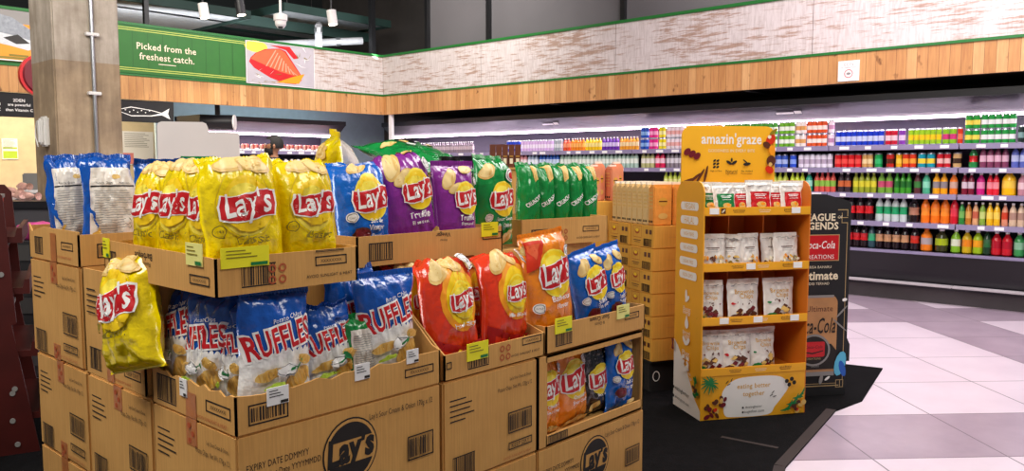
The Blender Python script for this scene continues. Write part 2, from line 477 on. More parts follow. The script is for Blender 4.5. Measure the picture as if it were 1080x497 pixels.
tag(m.build('sign_board'), 'long green sign with pale lettering on the fascia right of the column', 'sign')

m = MB(); x0, x1 = 5.98, 7.10
m.box(x0, x1, FY - 0.022, FY + 0.01, 2.535, 3.125, 'p_grey')
c = Canvas(m, lambda u, v, k: (x0 + u * 1.287, FY - 0.022 - k, 2.535 + v)); mat('p_slate', '#b9b2b8', 0.5)
c.rect(0, 0, .87, .59, 'p_slate'); c.ell(0.13, 0.52, 0.14, 0.08, 'p_lightyellow')
c.poly([(0.04, 0.30), (0.06, 0.36), (0.12, 0.43), (0.24, 0.50), (0.42, 0.53), (0.50, 0.50), (0.70, 0.17), (0.70, 0.10), (0.62, 0.04), (0.48, 0.04), (0.30, 0.10), (0.10, 0.22)], 'p_red')
c.poly([(0.06, 0.345), (0.13, 0.43), (0.25, 0.49), (0.42, 0.52), (0.49, 0.48), (0.68, 0.18), (0.60, 0.16), (0.42, 0.20), (0.22, 0.28)], 'p_salmon')
mat('p_peach', '#f0a184', .5)
for k in range(9): c.poly([(0.24 + k * 0.05, 0.26 - k * .012), (0.255 + k * 0.05, 0.26 - k * .012), (0.38 + k * 0.025, 0.50 - k * 0.035), (0.365 + k * 0.025, 0.50 - k * 0.035)], 'p_peach')
c.poly([(0.36, 0.04), (0.66, 0.05), (0.74, 0.2), (0.6, 0.15)], 'p_orange')
c.poly([(0.3, 0.56), (0.55, 0.57), (0.66, 0.42), (0.6, 0.40), (0.5, 0.52)], 'p_red')
rr = random.Random(3)
for k in range(26):
    a = rr.uniform(0, 6.3); px_, pz_ = rr.choice([(rr.uniform(.6, .85), rr.uniform(.2, .55)), (rr.uniform(.03, .35), rr.uniform(.02, .16))])
    c.poly([(px_, pz_), (px_ + .09 * math.cos(a), pz_ + .07 * math.sin(a)), (px_ + .09 * math.cos(a) + .012, pz_ + .07 * math.sin(a) + .01)], rr.choice(['p_white', 'ink', 'p_olive', 'p_white']))
c.frame(0, 0, .87, .59, .006, 'p_white')
tag(m.build('picture_panel'), 'picture panel of a red salmon fillet beside the green sign', 'picture')

m = MB(); x0, x1 = 1.75, 3.55
m.box(x0, x1, FY - 0.02, FY + 0.01, 2.56, 3.125, 'p_orange')
c = Canvas(m, wallmap(x0, FY - 0.02, 2.56)); mat('p_fishgrey', '#8f959c', .4, vary=.2, scale=30); mat('p_fishlight', '#cfd3d6', .4, vary=.1, scale=30)
c.rect(0, 0, 1.8, .565, 'p_orange'); c.rect(0, .42, 1.8, .565, 'p_grey')
c.poly([(0.3, .25), (.5, .5), (1.05, .53), (1.35, .47), (1.52, .36), (1.66, .20), (1.5, .13), (1.3, .17), (.8, .24)], 'p_fishlight')
c.poly([(0.3, .3), (.5, .52), (1.05, .545), (1.35, .485), (1.53, .37), (1.66, .21), (1.40, .28), (.8, .36)], 'p_fishgrey')
c.poly([(1.25, .25), (1.4, .30), (1.52, .21), (1.38, .19)], 'dark_grey'); c.rect(1.2, .02, 1.7, .045, 'p_olive'); c.rect(1.3, .05, 1.5, .075, 'p_olive')
c.rect(0, 0, 1.8, .012, 'p_white')
tag(m.build('picture_panel'), 'picture panel of a grey fish on orange, left of the column', 'picture')

# black menu boards under the fascia, on hangers
def menu(x0, x1, lines, label, fish=False):
    m = MB().box(x0, x1, FY + 0.02, FY + 0.06, 1.93, 2.205, 'soft_black', bev=0.004)
    c = Canvas(m, wallmap(x0, FY + 0.02, 1.93))
    for t, u, v, wd in lines: c.text(t, u, v, 'p_white', width=wd, bold=0.015)
    if fish:
        w = x1 - x0
        c.poly([(w - .75, .14), (w - .55, .19), (w - .3, .16), (w - .16, .13), (w - .06, .19), (w - .08, .12), (w - .05, .05), (w - .16, .10), (w - .3, .08), (w - .55, .07)], 'p_white')
        c.poly([(w - .73, .138), (w - .55, .18), (w - .3, .152), (w - .17, .122), (w - .3, .09), (w - .55, .08)], 'soft_black')
        for k in range(7): c.ell(w - .62 + k * .05, .135 + .012 * (-1) ** k, .009, .007, 'p_white', 8)
    return tag(m.build('menu_board'), label, 'sign')
menu(1.35, 3.75, [('2DEN', 1.79, .19, .12), ('are powerful', 1.79, .135, .23), ('than Vitamin C', 1.79, .08, .28), ('powerful', 1.52, .135, .16), ('Vitamin C', 1.50, .08, .2)], 'black menu board with white lettering under the fascia left of the column')
menu(3.8, 4.95, [], 'black board with a white outline fish drawing, right of the column', True)
# red round disc on the fascia by the column
m = MB().tube((3.035, 9.30, 2.30), (3.035, 9.36, 2.30), 0.225, 'p_red', 28); m.tube((3.035, 9.285, 2.30), (3.035, 9.30, 2.30), 0.185, 'p_maroon', 28, 0.20)
m.tube((3.035, 9.33, 2.5), (3.035, 9.33, 5.6), 0.006, 'black_metal', 6)
tag(m.build('round_sign'), 'dark red round disc sign half hidden behind the concrete column', 'sign')
# little laminated notice on the right-hand pine band
m = MB(); m.box(FX - 0.012, FX - 0.004, 2.91, 3.12, 2.225, 2.43, 'white_plastic')
c = Canvas(m, lambda u, v, k: (FX - 0.012 - k, 3.12 - u, 2.225 + v))
c.text('CCTV', .105, .165, 'p_grey', width=.1); c.text('IN OPERATION', .105, .135, 'p_grey', width=.15); c.ring(.105, .075, .042, .042, .006, 'p_red'); c.ell(.105, .075, .022, .012, 'p_grey')
tag(m.build('notice_sign'), 'small white notice with a red circle on the pine band, upper right', 'sign')

# ------------------------------------------------------------------ things in the dark ceiling void
mat('louvre', '#9c9ea1', 0.6, bump=0.5, bscale=120)
def baffle(x0, x1, y0, y1, z, label):
    m = MB().box(x0, x1, y0, y1, z, z + 0.05, 'louvre')
    o = m.build('ceiling_panel')
    f = MB()
    for a in ((x0 - .04, x0, y0, y1), (x1, x1 + .04, y0, y1), (x0 - .04, x1 + .04, y0 - .04, y0), (x0 - .04, x1 + .04, y1, y1 + .04)): f.box(*a, z - 0.04, z + 0.08, 'dark_teal')
    f.build('frame', o)
    for px_, py_ in ((x0 + .1, y0 + .1), (x1 - .1, y1 - .1)): MB().tube((px_, py_, z), (px_, py_, 5.6), 0.008, 'black_metal', 6).build('hanger', o)
    return tag(o, label, 'ceiling panel')
baffle(4.2, 6.3, 10.9, 13.0, 3.55, 'grey perforated ceiling raft over the green sign, leftmost')
baffle(7.0, 9.0, 11.0, 13.2, 3.78, 'grey perforated ceiling raft hung above the corner of the fascia')
m = MB()
m.box(1.5, 9.0, 11.5, 11.62, 3.55, 3.70, 'dark_teal'); m.box(5.7, 5.8, 8.8, 13.5, 3.72, 3.85, 'dark_teal'); m.box(2.5, 9.0, 12.9, 13.0, 3.3, 3.5, 'dark_teal')
m.box(1.5, 9.4, 13.3, 13.4, 3.05, 3.35, 'dark_teal')
struct(m.build('trim_10'))
m = MB().tube((6.1, 11.7, 3.16), (8.3, 10.8, 3.42), 0.06, 'ceiling_grey', 14)
m.tube((6.6, 11.495, 3.219), (6.66, 11.47, 3.226), 0.068, 'steel', 14); m.tube((7.9, 10.964, 3.373), (7.96, 10.939, 3.38), 0.068, 'steel', 14)
tag(m.build('air_duct'), 'long grey round air duct running through the dark ceiling void', 'duct')
m = MB().tube((7.42, 10.75, 2.44), (7.42, 10.75, 3.52), 0.055, 'ceiling_grey', 14); m.tube((7.42, 10.75, 3.52), (7.6, 11.0, 3.60), 0.055, 'ceiling_grey', 14); m.tube((7.42, 10.75, 3.44), (7.42, 10.75, 3.50), 0.062, 'steel', 14)
tag(m.build('drain_pipe'), 'short upright grey pipe rising behind the fascia near the corner', 'pipe')
m = MB().box(8.30, 8.38, 10.55, 10.63, 2.4, 5.6, 'frame_black'); tag(m.build('post'), 'thin black post rising behind the corner of the fascia', 'post')
m = MB().box(4.72, 4.78, 10.7, 10.76, 2.9, 5.6, 'frame_black'); tag(m.build('post'), 'thin black post rising behind the left end of the green sign', 'post')
mat('lamp_glow', '#fff2d8', emit=6.0, vary=0)
def spot(loc, body, label, cat='spotlight'):
    o = MB().tube((0, 0, 0.09), (0.01, -0.02, -0.06), 0.052, body, 16).build('spotlight', None, loc)
    tag(o, label, cat)
    MB().tube((0.01, -0.02, -0.061), (0.0105, -0.021, -0.066), 0.044, 'lamp_glow', 16).build('lens', o)
    MB().tube((0, 0, 0.09), (0, 0, 0.30), 0.012, 'black_metal', 8).build('stem', o)
    MB().box(-0.10, 0.10, -0.02, 0.02, 0.30, 0.335, 'black_metal').build('adapter', o)
    l = bpy.data.lights.new('spot_beam', 'SPOT'); l.energy = 60; l.spot_size = R(60); l.color = (1, .92, .78); l.shadow_soft_size = 0.04
    q = bpy.data.objects.new('spot_beam', l); COL.objects.link(q); q.parent = o; q.location = (0.015, -0.03, -0.10)
    q.rotation_euler = Vector((0.35, 0.75, -0.75)).to_track_quat('-Z', 'Y').to_euler()
    return o
spot((4.41, 8.55, 3.05), 'white_plastic', 'white track spotlight above the lettering of the green sign')
spot((4.68, 8.25, 3.08), 'black_metal', 'black track spotlight beside the white one above the green sign')
spot((5.36, 7.52, 2.98), 'white_plastic', 'white track spotlight high up near the grey upright pipe')
m = MB()
m.M = None
a, b = Vector((3.6, 9.5, 3.42)), Vector((5.9, 6.85, 3.34))
m.tube(a, b, 0.018, 'black_metal', 8)
for t in (0.1, 0.5, 0.9): p = a.lerp(b, t); m.tube(p, (p.x, p.y, 5.6), 0.006, 'black_metal', 6)
tag(m.build('lighting_track'), 'thin black lighting track that the spotlights hang from', 'track')
m = MB()
m.lathe([(0.0, -0.09), (0.035, -0.082), (0.058, -0.05), (0.062, -0.01)], 'white_plastic', 16); m.lathe([(0.062, -0.01), (0.075, 0.0), (0.075, 0.06), (0.03, 0.075), (0.0, 0.075)], 'white_plastic', 16)
cc = tag(m.build('security_camera', None, (4.977, 7.916, 2.96)), 'white dome security camera hanging above the salmon picture', 'camera')
MB().tube((0, 0, .07), (0, 0, .5), .014, 'white_plastic', 8).build('stem', cc); MB().lathe([(0.0, -.092), (.022, -.088), (.03, -.07)], 'black_metal', 12, (-.015, -.02, -.003)).build('lens', cc)

# ------------------------------------------------------------------ open-fronted cold cabinets
mat('cooler_black', '#141116', 0.35); mat('cooler_back', '#3a3446', 0.5); mat('cooler_rail', '#8d84a2', 0.45); mat('cooler_hood', '#211a25', 0.3)
mat('kick', '#4b4547', 0.6); mat('bumper', '#c6c0c2', 0.4, metal=.2); mat('tube_light', '#ffe9fb', emit=9.0, vary=0); mat('wire', '#cfc9d6', 0.35, metal=.4)
SHZ = [1.575, 1.345, 1.085, 0.795]
def cooler(name, loc, rz, label, seed, L=1.25, dz=0.0, power=12, shelves=SHZ):
    o = empty(name, loc, (0, 0, rz)); tag(o, label, 'refrigerated cabinet', None)
    MB().box(0, L, 0.70, 0.76, 0.3, 2.10, 'cooler_back').build('back_panel', o)
    b = MB(); b.prism([(0.06, 0.14), (0.02, 0.30), (-0.02, 0.50), (0.02, 0.515), (0.76, 0.50), (0.76, 0.14)], 0, L, 'cooler_black', axis='x').build('base', o)
    MB().box(0, L, 0.08, 0.7, 0, 0.145, 'kick').build('kick_plate', o)
    MB().box(0, L, -0.045, 0.03, 0.175, 0.20, 'bumper', bev=0.006).build('bumper_rail', o)
    MB().box(0, L, -0.04, 0.0, 0.485, 0.515, 'cooler_rail', bev=0.004).build('front_lip', o)
    MB().prism([(0, 2.10), (0, 2.035), (0.20, 1.885), (0.3, 1.885), (0.76, 1.95), (0.76, 2.10)], 0, L, 'cooler_hood', axis='x').build('hood', o)
    MB().box(0, L, -0.012, 0.0, 2.03, 2.10, 'cooler_black').build('hood_edge', o)
    MB().tube((0.0, 0.205, 1.862), (L, 0.205, 1.862), 0.017, 'tube_light', 8).build('light_tube', o)
    rr = random.Random(seed)
    for i, z in enumerate(shelves):
        s = MB().box(0.006, L - 0.006, 0.03, 0.70, z - 0.018 + dz, z + dz, 'wire').build('shelf', o)
        MB().box(0.006, L - 0.006, 0.0, 0.03, z - 0.045 + dz, z + 0.006 + dz, 'cooler_rail').build('price_rail', s)
        for k in range(5):
            u = 0.06 + (k + rr.uniform(0.1, 0.7)) * (L - 0.15) / 5
            MB().box(u, u + rr.choice([.06, .08, .1]), -0.004, 0.0, z - 0.036 + dz, z - 0.004 + dz, 'paper').build('price_tag', s)
    l = bpy.data.lights.new('cabinet_light', 'AREA'); l.shape = 'RECTANGLE'; l.size = L * .95; l.size_y = 0.05; l.energy = power; l.color = (1.0, .86, .97)
    q = bpy.data.objects.new('cabinet_light', l); COL.objects.link(q); q.parent = o; q.location = (L / 2, 0.17, 1.85); q.rotation_euler = (R(12), 0, 0)
    return o
CXF = 8.68
names = ['cold drinks cabinet bay at the far right edge, with stacked green cans on top',
         'cold drinks cabinet bay with blue and red slim cans on its top shelf',
         'cold drinks cabinet bay directly behind the yellow snack stand',
         'cold drinks cabinet bay just left of the yellow snack stand header',
         'cold drinks cabinet bay with orange, yellow and purple bottles on top',
         'cold drinks cabinet bay with lilac packs, behind the brown packs',
         'cold cabinet bay seen above the purple crisps bags',
         'cold cabinet bay nearest the corner post, along the right-hand run']
for k, lb in enumerate(names):
    o = cooler('refrigerated_cabinet', (CXF, 2.04 + 1.25 * k, 0), R(-90), lb, 50 + k)
    if k in (2, 5):                       # paper strips stuck on the hood
        u = {2: .62, 5: .95}[k]
        m = MB()
        for a, b, hh in ((0, .20, .028), (.21, .29, .045)): m.add([(u + a, .104, 1.945), (u + b, .104, 1.945), (u + b, .104 - hh * .8, 1.945 + hh * .62), (u + a, .104 - hh * .8, 1.945 + hh * .62)], [(0, 1, 2, 3)], 'paper')
        m.build('hood_label', o, (0, -.012, 0))
for k, (x, lb) in enumerate([(5.55, 'cold meat cabinet bay left of the bearded man, under the left fascia'), (6.8, 'cold meat cabinet bay right of the bearded man, under the left fascia')]):
    o = cooler('refrigerated_cabinet', (x, 10.95, 0), 0, lb, 80 + k, shelves=[1.60, 1.30, 0.9])
m = MB().box(8.47, 8.53, 10.30, 10.36, 0, 2.21, 'white_plastic'); tag(m.build('corner_post'), 'slim white post at the corner where the two cold runs meet', 'post')

# ------------------------------------------------------------------ drinks on the right-hand run
def Yof(px, X=CXF + 0.08):
    u = (px - 540) / 850.0
    return X * (0.6704 - 0.742 * u) / (0.742 + 0.6704 * u)
LC = {}
def lq(h, rough=0.18):
    k = 'drink_' + h.strip('#')
    return mat(k, h, rough, coat=.3, vary=0.04)
PROTO = {}
def drink(kind, a, b, cap='#f2f0f0'):
    key = (kind, a, b, cap)
    if key in PROTO: return None
    A, B, C = lq(a), lq(b), lq(cap, .4)
    if kind in ('slim', 'can'):
        r, h = (0.027, 0.135) if kind == 'slim' else (0.033, 0.122)
        m = MB().lathe([(0, .0, 'steel'), (r * .8, 0, 'steel'), (r, .008, A), (r, h * .30, B), (r, h * .62, A), (r, h - .012, 'steel'), (r * .82, h, 'steel'), (0, h - .003, 'steel')], A, 12)
        o = m.build('drink_can')
    else:
        r, h = {'pet': (0.031, .20), 'big': (0.043, .245), 'jug': (0.05, .225), 'mini': (.024, .15)}[kind]
        m = MB().lathe([(0, 0), (r * .85, 0), (r, .01), (r, h * .28), (r * (0.9 if kind == 'big' else 1), h * .45), (r, h * .62), (r * .85, h * .74), (r * .38, h * .88), (r * .36, h * .93)], A, 12)
        o = m.build('drink_bottle')
        MB().lathe([(r * .42, h * .92), (r * .42, h), (0, h)], C, 10).build('cap', o)
        MB().lathe([(r * 1.015, h * .30), (r * (.92 if kind == 'big' else 1.015), h * .45), (r * 1.015, h * .60)], B, 12).build('drink_label', o)
    PROTO[key] = o; o['_new'] = 1
    return o
ORD = ['first', 'second', 'third', 'fourth', 'fifth', 'sixth', 'seventh', 'eighth', 'ninth', 'tenth', 'eleventh', 'twelfth'] + ['%dth' % q for q in range(13, 60)]
def run(row, p0, p1, n, kind, a, b, label, cap='#f2f0f0', stack=1):
    z = [1.577, 1.347, 1.087, .797, .517][row]; sz = ([1.22, 1.25, 1.05, 1.10, 1.0] if kind != 'mini' else [1.15] * 5)[row] if stack == 1 else 1.04
    if kind == 'big': sz = [1, .80, 1, 1.05, 1.0][row]
    elif kind == 'jug': sz = min(sz, 1.08)
    elif kind == 'pet': sz = [1, 1.0, 1.05, 1.10, 1.0][row]
    cat = 'can' if kind in ('slim', 'can') else 'bottle'
    h = {'slim': .142, 'can': .123}.get(kind, 0)
    Y0, Y1 = Yof(p0), Yof(p1); w = (Y0 - Y1) / n
    grp = label.replace('one of the ', '')
    rad = {'slim': .027, 'can': .033, 'pet': .031, 'big': .043, 'jug': .05, 'mini': .024}[kind]
    n = max(1, round((Y0 - Y1) / (2.06 * rad))) if not label.startswith('single') else 1
    w = (Y0 - Y1) / n; fs_ = min(1.18, max(.88, w / (2.06 * rad)))
    for i in range(n):
        for s in range(stack):
            loc = (CXF + 0.075 + (0.02 if kind in ('big', 'jug') else 0) + random.uniform(0, .012), Y0 - (i + .5) * w, z + s * h)
            o = drink(kind, a, b, cap)
            if n * stack == 1: lab = label
            else: lab = (('upper ', 'lower ')[1 - s] if stack > 1 else '') + ('%s-from-left of the ' % ORD[i] if i else 'leftmost of the ') + (grp.replace(' stacked two high', '') if stack > 1 else grp)
            assert len(lab.split()) <= 16, lab
            if o is not None: o.location = loc; tag(o, lab, cat, grp); del o['_new']; o.scale = (fs_, fs_, sz)
            else: dup(PROTO[(kind, a, b, cap)], loc, (0, 0, random.uniform(0, 6)), lab, grp).scale = (fs_, fs_, sz)
T = 'one of the '
# top shelf
run(0, 820, 836, 3, 'slim', '#6cae2e', '#e9efe0', T + 'pale green cans stacked two high right of the snack stand header', stack=2)
run(0, 837, 848, 2, 'slim', '#eee6e0', '#d8a15c', T + 'white and tan cans stacked two high beside pale green ones', stack=2)
run(0, 849, 870, 4, 'slim', '#d9562a', '#f4e6da', T + 'orange-red and white cans stacked two high on the top shelf', stack=2)
run(0, 871, 878, 1, 'slim', '#ead9e2', '#c38cae', T + 'pale pink cans stacked two high before the blue run', stack=2)
run(0, 879, 930, 9, 'slim', '#1f3fc4', '#cfd6ee', T + 'blue and silver slim cans on the top shelf')
run(0, 931, 944, 2, 'slim', '#c81c34', '#f0d0d4', T + 'red slim cans right of the blue and silver run')
run(0, 945, 953, 2, 'slim', '#8a3fae', '#e6cdec', T + 'purple slim cans on the top shelf')
run(0, 955, 990, 6, 'slim', '#9fce2c', '#f0cf22', T + 'lime and yellow slim cans on the top shelf')
run(0, 991, 1006, 2, 'slim', '#8bc62c', '#cf3d78', T + 'lime and pink slim cans on the top shelf')
run(0, 1007, 1012, 1, 'slim', '#d8381f', '#ee7754', 'single orange-red can at the end of the lime and pink run')
run(0, 1014, 1030, 3, 'slim', '#2d9b3c', '#eedc5a', T + 'green and yellow cans stacked two high on the top shelf', stack=2)
run(0, 1031, 1068, 6, 'slim', '#2a9a44', '#f1f1ee', T + 'green and white cans stacked two high, top right', stack=2)
run(0, 1070, 1082, 2, 'slim', '#2c3a38', '#86a8a4', T + 'dark teal cans at the right edge of the top shelf')
# second shelf
run(1, 832, 839, 2, 'can', '#2c50c8', '#86a2e6', T + 'blue cans on the second shelf by the snack stand')
run(1, 841, 877, 6, 'can', '#e6e0ea', '#b9a9bd', T + 'white and silver cans on the second shelf')
run(1, 879, 907, 5, 'can', '#d11a22', '#e8504a', T + 'red cans on the second shelf right of the white ones')
run(1, 908, 919, 2, 'can', '#c99a58', '#e8cf9c', T + 'gold cans between the red and green ones')
run(1, 920, 930, 2, 'can', '#169a4a', '#37b76c', T + 'plain green cans on the second shelf')
run(1, 932, 943, 2, 'can', '#b5231c', '#512018', T + 'red and dark brown cans on the second shelf')
run(1, 944, 949, 1, 'can', '#e6ab1c', '#f3cc4c', 'single amber can between brown and orange-red cans')
run(1, 950, 965, 3, 'can', '#d93a1c', '#f0a23c', T + 'orange-red cans with yellow bands on the second shelf')
run(1, 966, 985, 3, 'can', '#1c93a4', '#f0cf3c', T + 'teal and yellow cans on the second shelf')
run(1, 986, 1001, 3, 'can', '#c71f2c', '#e6b8b0', T + 'red and pink cans right of the teal ones')
run(1, 1002, 1013, 2, 'can', '#c7a36a', '#3c2a20', T + 'gold and black cans at the end of the second shelf bay')
run(1, 1019, 1029, 1, 'big', '#2a8a44', '#cc1f24', 'single large green bottle with a red label on the second shelf', cap='#e8b09a')
run(1, 1031, 1062, 3, 'pet', '#84405e', '#e4b8c8', T + 'dark pink bottles on the second shelf', cap='#f0a0b0')
run(1, 1064, 1082, 2, 'pet', '#5a68b8', '#b8c2e4', T + 'violet blue bottles at the right edge of the second shelf', cap='#dfe2ee')
# third shelf
run(2, 833, 848, 2, 'pet', '#c4d838', '#e8ea8a', T + 'lime yellow bottles on the third shelf by the stand', cap='#c9e24a')
run(2, 849, 857, 1, 'pet', '#2c9c7c', '#9cd8c4', 'single teal bottle on the third shelf by the stand')
run(2, 858, 881, 3, 'pet', '#d8584c', '#8cc04c', T + 'coral red bottles on the third shelf', cap='#e45a60')
run(2, 883, 897, 2, 'pet', '#3a2c34', '#c8683c', T + 'dark bottles with orange labels on the third shelf')
run(2, 899, 924, 3, 'pet', '#97a42c', '#d8cf3a', T + 'olive and yellow bottles on the third shelf', cap='#c8d86a')
run(2, 925, 941, 2, 'pet', '#74a83c', '#c04c6c', T + 'green bottles with pink labels on the third shelf', cap='#a8dc5c')
run(2, 942, 961, 3, 'pet', '#3f9a2c', '#236c2c', T + 'leaf green bottles on the third shelf', cap='#4cae3c')
run(2, 963, 971, 1, 'pet', '#5c2c34', '#3a7c3c', 'single dark bottle with a green label on the third shelf')
run(2, 972, 981, 1, 'pet', '#4cb088', '#88d4b4', 'single mint green bottle on the third shelf')
run(2, 983, 999, 2, 'pet', '#f0a81c', '#8c8488', T + 'orange-yellow bottles with grey labels on the third shelf', cap='#f4c43c')
run(2, 1000, 1010, 1, 'pet', '#ee7a1c', '#c8a494', 'single orange bottle beside the orange-yellow ones')
run(2, 1013, 1027, 2, 'pet', '#7c1c34', '#d8c8d0', T + 'dark red bottles on the third shelf')
run(2, 1028, 1039, 2, 'pet', '#cc1c7c', '#e88cb4', T + 'magenta bottles on the third shelf')
run(2, 1040, 1053, 2, 'pet', '#e4283c', '#f0929c', T + 'bright red bottles next to the magenta ones')
run(2, 1055, 1071, 2, 'jug', '#f6be14', '#f4cd4c', T + 'yellow juice bottles on the third shelf')
run(2, 1072, 1083, 1, 'pet', '#c48894', '#e4c4c8', 'single dusty pink bottle at the right edge of the third shelf')
# fourth shelf
run(3, 893, 921, 4, 'big', '#20141a', '#d01c24', T + 'cola bottles with red labels on the fourth shelf', cap='#d8283c')
run(3, 923, 957, 4, 'big', '#c9d4d0', '#27a468', T + 'clear bottles with green labels on the fourth shelf', cap='#e6eeea')
run(3, 958, 970, 2, 'big', '#1c1216', '#a8745c', T + 'dark cola bottles beside the clear ones on the fourth shelf')
run(3, 971, 1002, 4, 'big', '#f2781a', '#f48f2c', T + 'orange soda bottles on the fourth shelf', cap='#f2b08c')
run(3, 1003, 1010, 1, 'big', '#d2182c', '#e2384c', 'single red soda bottle beside the orange ones', cap='#d2182c')
run(3, 1012, 1018, 1, 'pet', '#2e8c3c', '#74b45c', 'single green bottle on the fourth shelf after the red one')
run(3, 1019, 1025, 1, 'pet', '#c47c2c', '#e0ac5c', 'single amber bottle on the fourth shelf')
run(3, 1026, 1033, 1, 'pet', '#e0a878', '#c8644c', 'single peach bottle on the fourth shelf')
run(3, 1034, 1040, 1, 'pet', '#84ac3c', '#c4d47c', 'single pale green bottle on the fourth shelf')
run(3, 1041, 1056, 2, 'pet', '#f0bc1c', '#f4d65c', T + 'yellow bottles on the fourth shelf', cap='#f4e4b0')
run(3, 1057, 1064, 1, 'pet', '#e09474', '#d2442c', 'single salmon bottle with a red label on the fourth shelf')
run(3, 1065, 1082, 2, 'pet', '#d8bc9c', '#b08c7c', T + 'beige bottles at the right edge of the fourth shelf')
# well of the cabinet
run(4, 893, 916, 3, 'big', '#22141a', '#c81c24', T + 'cola bottles in the bottom row with red labels')
run(4, 917, 923, 1, 'big', '#34505c', '#3cb47c', 'single bottle with a green label in the bottom row')
run(4, 924, 960, 4, 'big', '#20121a', '#c8966c', T + 'cola bottles with tan labels in the bottom row')
run(4, 961, 971, 1, 'big', '#20121c', '#cc2c1c', 'single cola bottle with a red label next to the orange one')
run(4, 972, 985, 1, 'jug', '#f2801c', '#b0a4a4', 'single orange bottle with a grey label in the bottom row', cap='#f0721c')
run(4, 986, 1003, 2, 'jug', '#3a3a1c', '#a4b81c', T + 'dark bottles with olive labels in the bottom row')
run(4, 1004, 1015, 1, 'jug', '#86c02c', '#e4ecd0', 'single lime bottle with a white label in the bottom row')
run(4, 1016, 1027, 1, 'jug', '#d8b41c', '#f08c1c', 'single yellow bottle with an orange label in the bottom row')
run(4, 1028, 1038, 1, 'jug', '#a4c81c', '#f0a41c', 'single lime bottle with an orange label in the bottom row')
run(4, 1040, 1046, 1, 'big', '#143c24', '#2c6c3c', 'single dark green bottle in the bottom row')
run(4, 1047, 1070, 2, 'jug', '#d41c2c', '#b8142c', T + 'red juice bottles in the bottom row')
run(4, 1071, 1083, 1, 'jug', '#3c9c54', '#8cc49c', 'single green bottle at the right edge of the bottom row')
# run hidden in part by the yellow stand and its header
run(0, 722, 760, 6, 'slim', '#d9562a', '#f0c8a8', T + 'orange cans stacked two high behind the stand header', stack=2)
run(0, 762, 818, 9, 'slim', '#4c9c3c', '#e0ead8', T + 'green and white cans stacked two high behind the stand header', stack=2)
run(1, 722, 775, 8, 'can', '#c8c0cc', '#8c86a0', T + 'silver cans behind the stand header')
run(1, 777, 830, 8, 'can', '#3c5cb8', '#a8b8e0', T + 'pale blue cans behind the stand header')
run(2, 700, 831, 10, 'pet', '#b8c848', '#e0e08c', T + 'pale lime bottles behind the top of the yellow stand', cap='#c9e24a')
run(3, 800, 892, 8, 'big', '#2a181c', '#b83a34', T + 'cola bottles behind the black standee on the fourth shelf')
run(4, 800, 892, 8, 'big', '#2a181c', '#a8342c', T + 'cola bottles behind the black standee in the bottom row')
# bays left of the stand
run(0, 675, 683, 2, 'slim', '#2450b0', '#8cb4e0', T + 'blue cans stacked two high left of the snack stand header', stack=2)
run(0, 684, 693, 2, 'slim', '#d82c84', '#f0a4c8', T + 'pink cans stacked two high left of the header', stack=2)
run(0, 694, 701, 2, 'slim', '#e0d01c', '#f2eaa4', T + 'yellow cans stacked two high left of the header', stack=2)
run(0, 702, 720, 4, 'slim', '#e6d8dc', '#e4a8a0', T + 'whitish cans stacked two high beside the header', stack=2)
run(1, 676, 690, 3, 'pet', '#b8b87c', '#e8e4d8', T + 'pale olive bottles on the second shelf left of the stand')
run(1, 691, 701, 2, 'pet', '#d82454', '#eec4d0', T + 'crimson bottles on the second shelf left of the stand')
run(1, 702, 720, 4, 'pet', '#8a8088', '#d8d4d8', T + 'grey bottles on the second shelf beside the stand')
run(0, 594, 601, 2, 'mini', '#e0522c', '#f0986c', T + 'red-orange bottles at the left of the juice run', cap='#f4f0ee')
run(0, 602, 616, 4, 'mini', '#f08a1c', '#f4b45c', T + 'orange bottles on the top shelf of the juice run')
run(0, 617, 634, 5, 'mini', '#f2c81c', '#f4e08c', T + 'yellow bottles on the top shelf of the juice run')
run(0, 635, 652, 5, 'mini', '#6a2ca4', '#d8c8ec', T + 'purple bottles on the top shelf of the juice run')
run(0, 653, 673, 5, 'mini', '#eca02c', '#f0d8a8', T + 'amber bottles on the top shelf, after the purple ones')
run(0, 550, 583, 8, 'slim', '#d9b8e4', '#f0e4f4', T + 'lilac packs in a row on the top shelf')
run(0, 535, 549, 3, 'slim', '#2c48c0', '#b8c8f0', T + 'deep blue cans left of the lilac packs')
run(0, 584, 593, 2, 'slim', '#a8b0b8', '#dce0e4', T + 'grey cans between lilac packs and juice bottles')
run(1, 549, 556, 2, 'pet', '#e89ca0', '#f4e4e4', T + 'pale pink bottles on the second shelf, far left')
run(1, 557, 568, 3, 'pet', '#a8bcd4', '#e8eef4', T + 'pale grey-blue bottles on the second shelf, far left')
run(1, 569, 590, 5, 'pet', '#2c64c4', '#c8daf0', T + 'blue water bottles on the second shelf')
run(1, 591, 673, 14, 'pet', '#a8c4b4', '#e4ece0', T + 'pale bottles with green tops on the second shelf', cap='#1c9454')
run(0, 405, 430, 4, 'mini', '#7c4c44', '#c8a098', T + 'brownish packs on the top shelf near the corner')
run(0, 440, 500, 9, 'mini', '#8c7c88', '#c8b4bc', T + 'mauve packs on the top shelf above the purple bags')
run(1, 500, 533, 5, 'pet', '#e4dcdc', '#d85c5c', T + 'white bottles with red labels behind the brown packs')
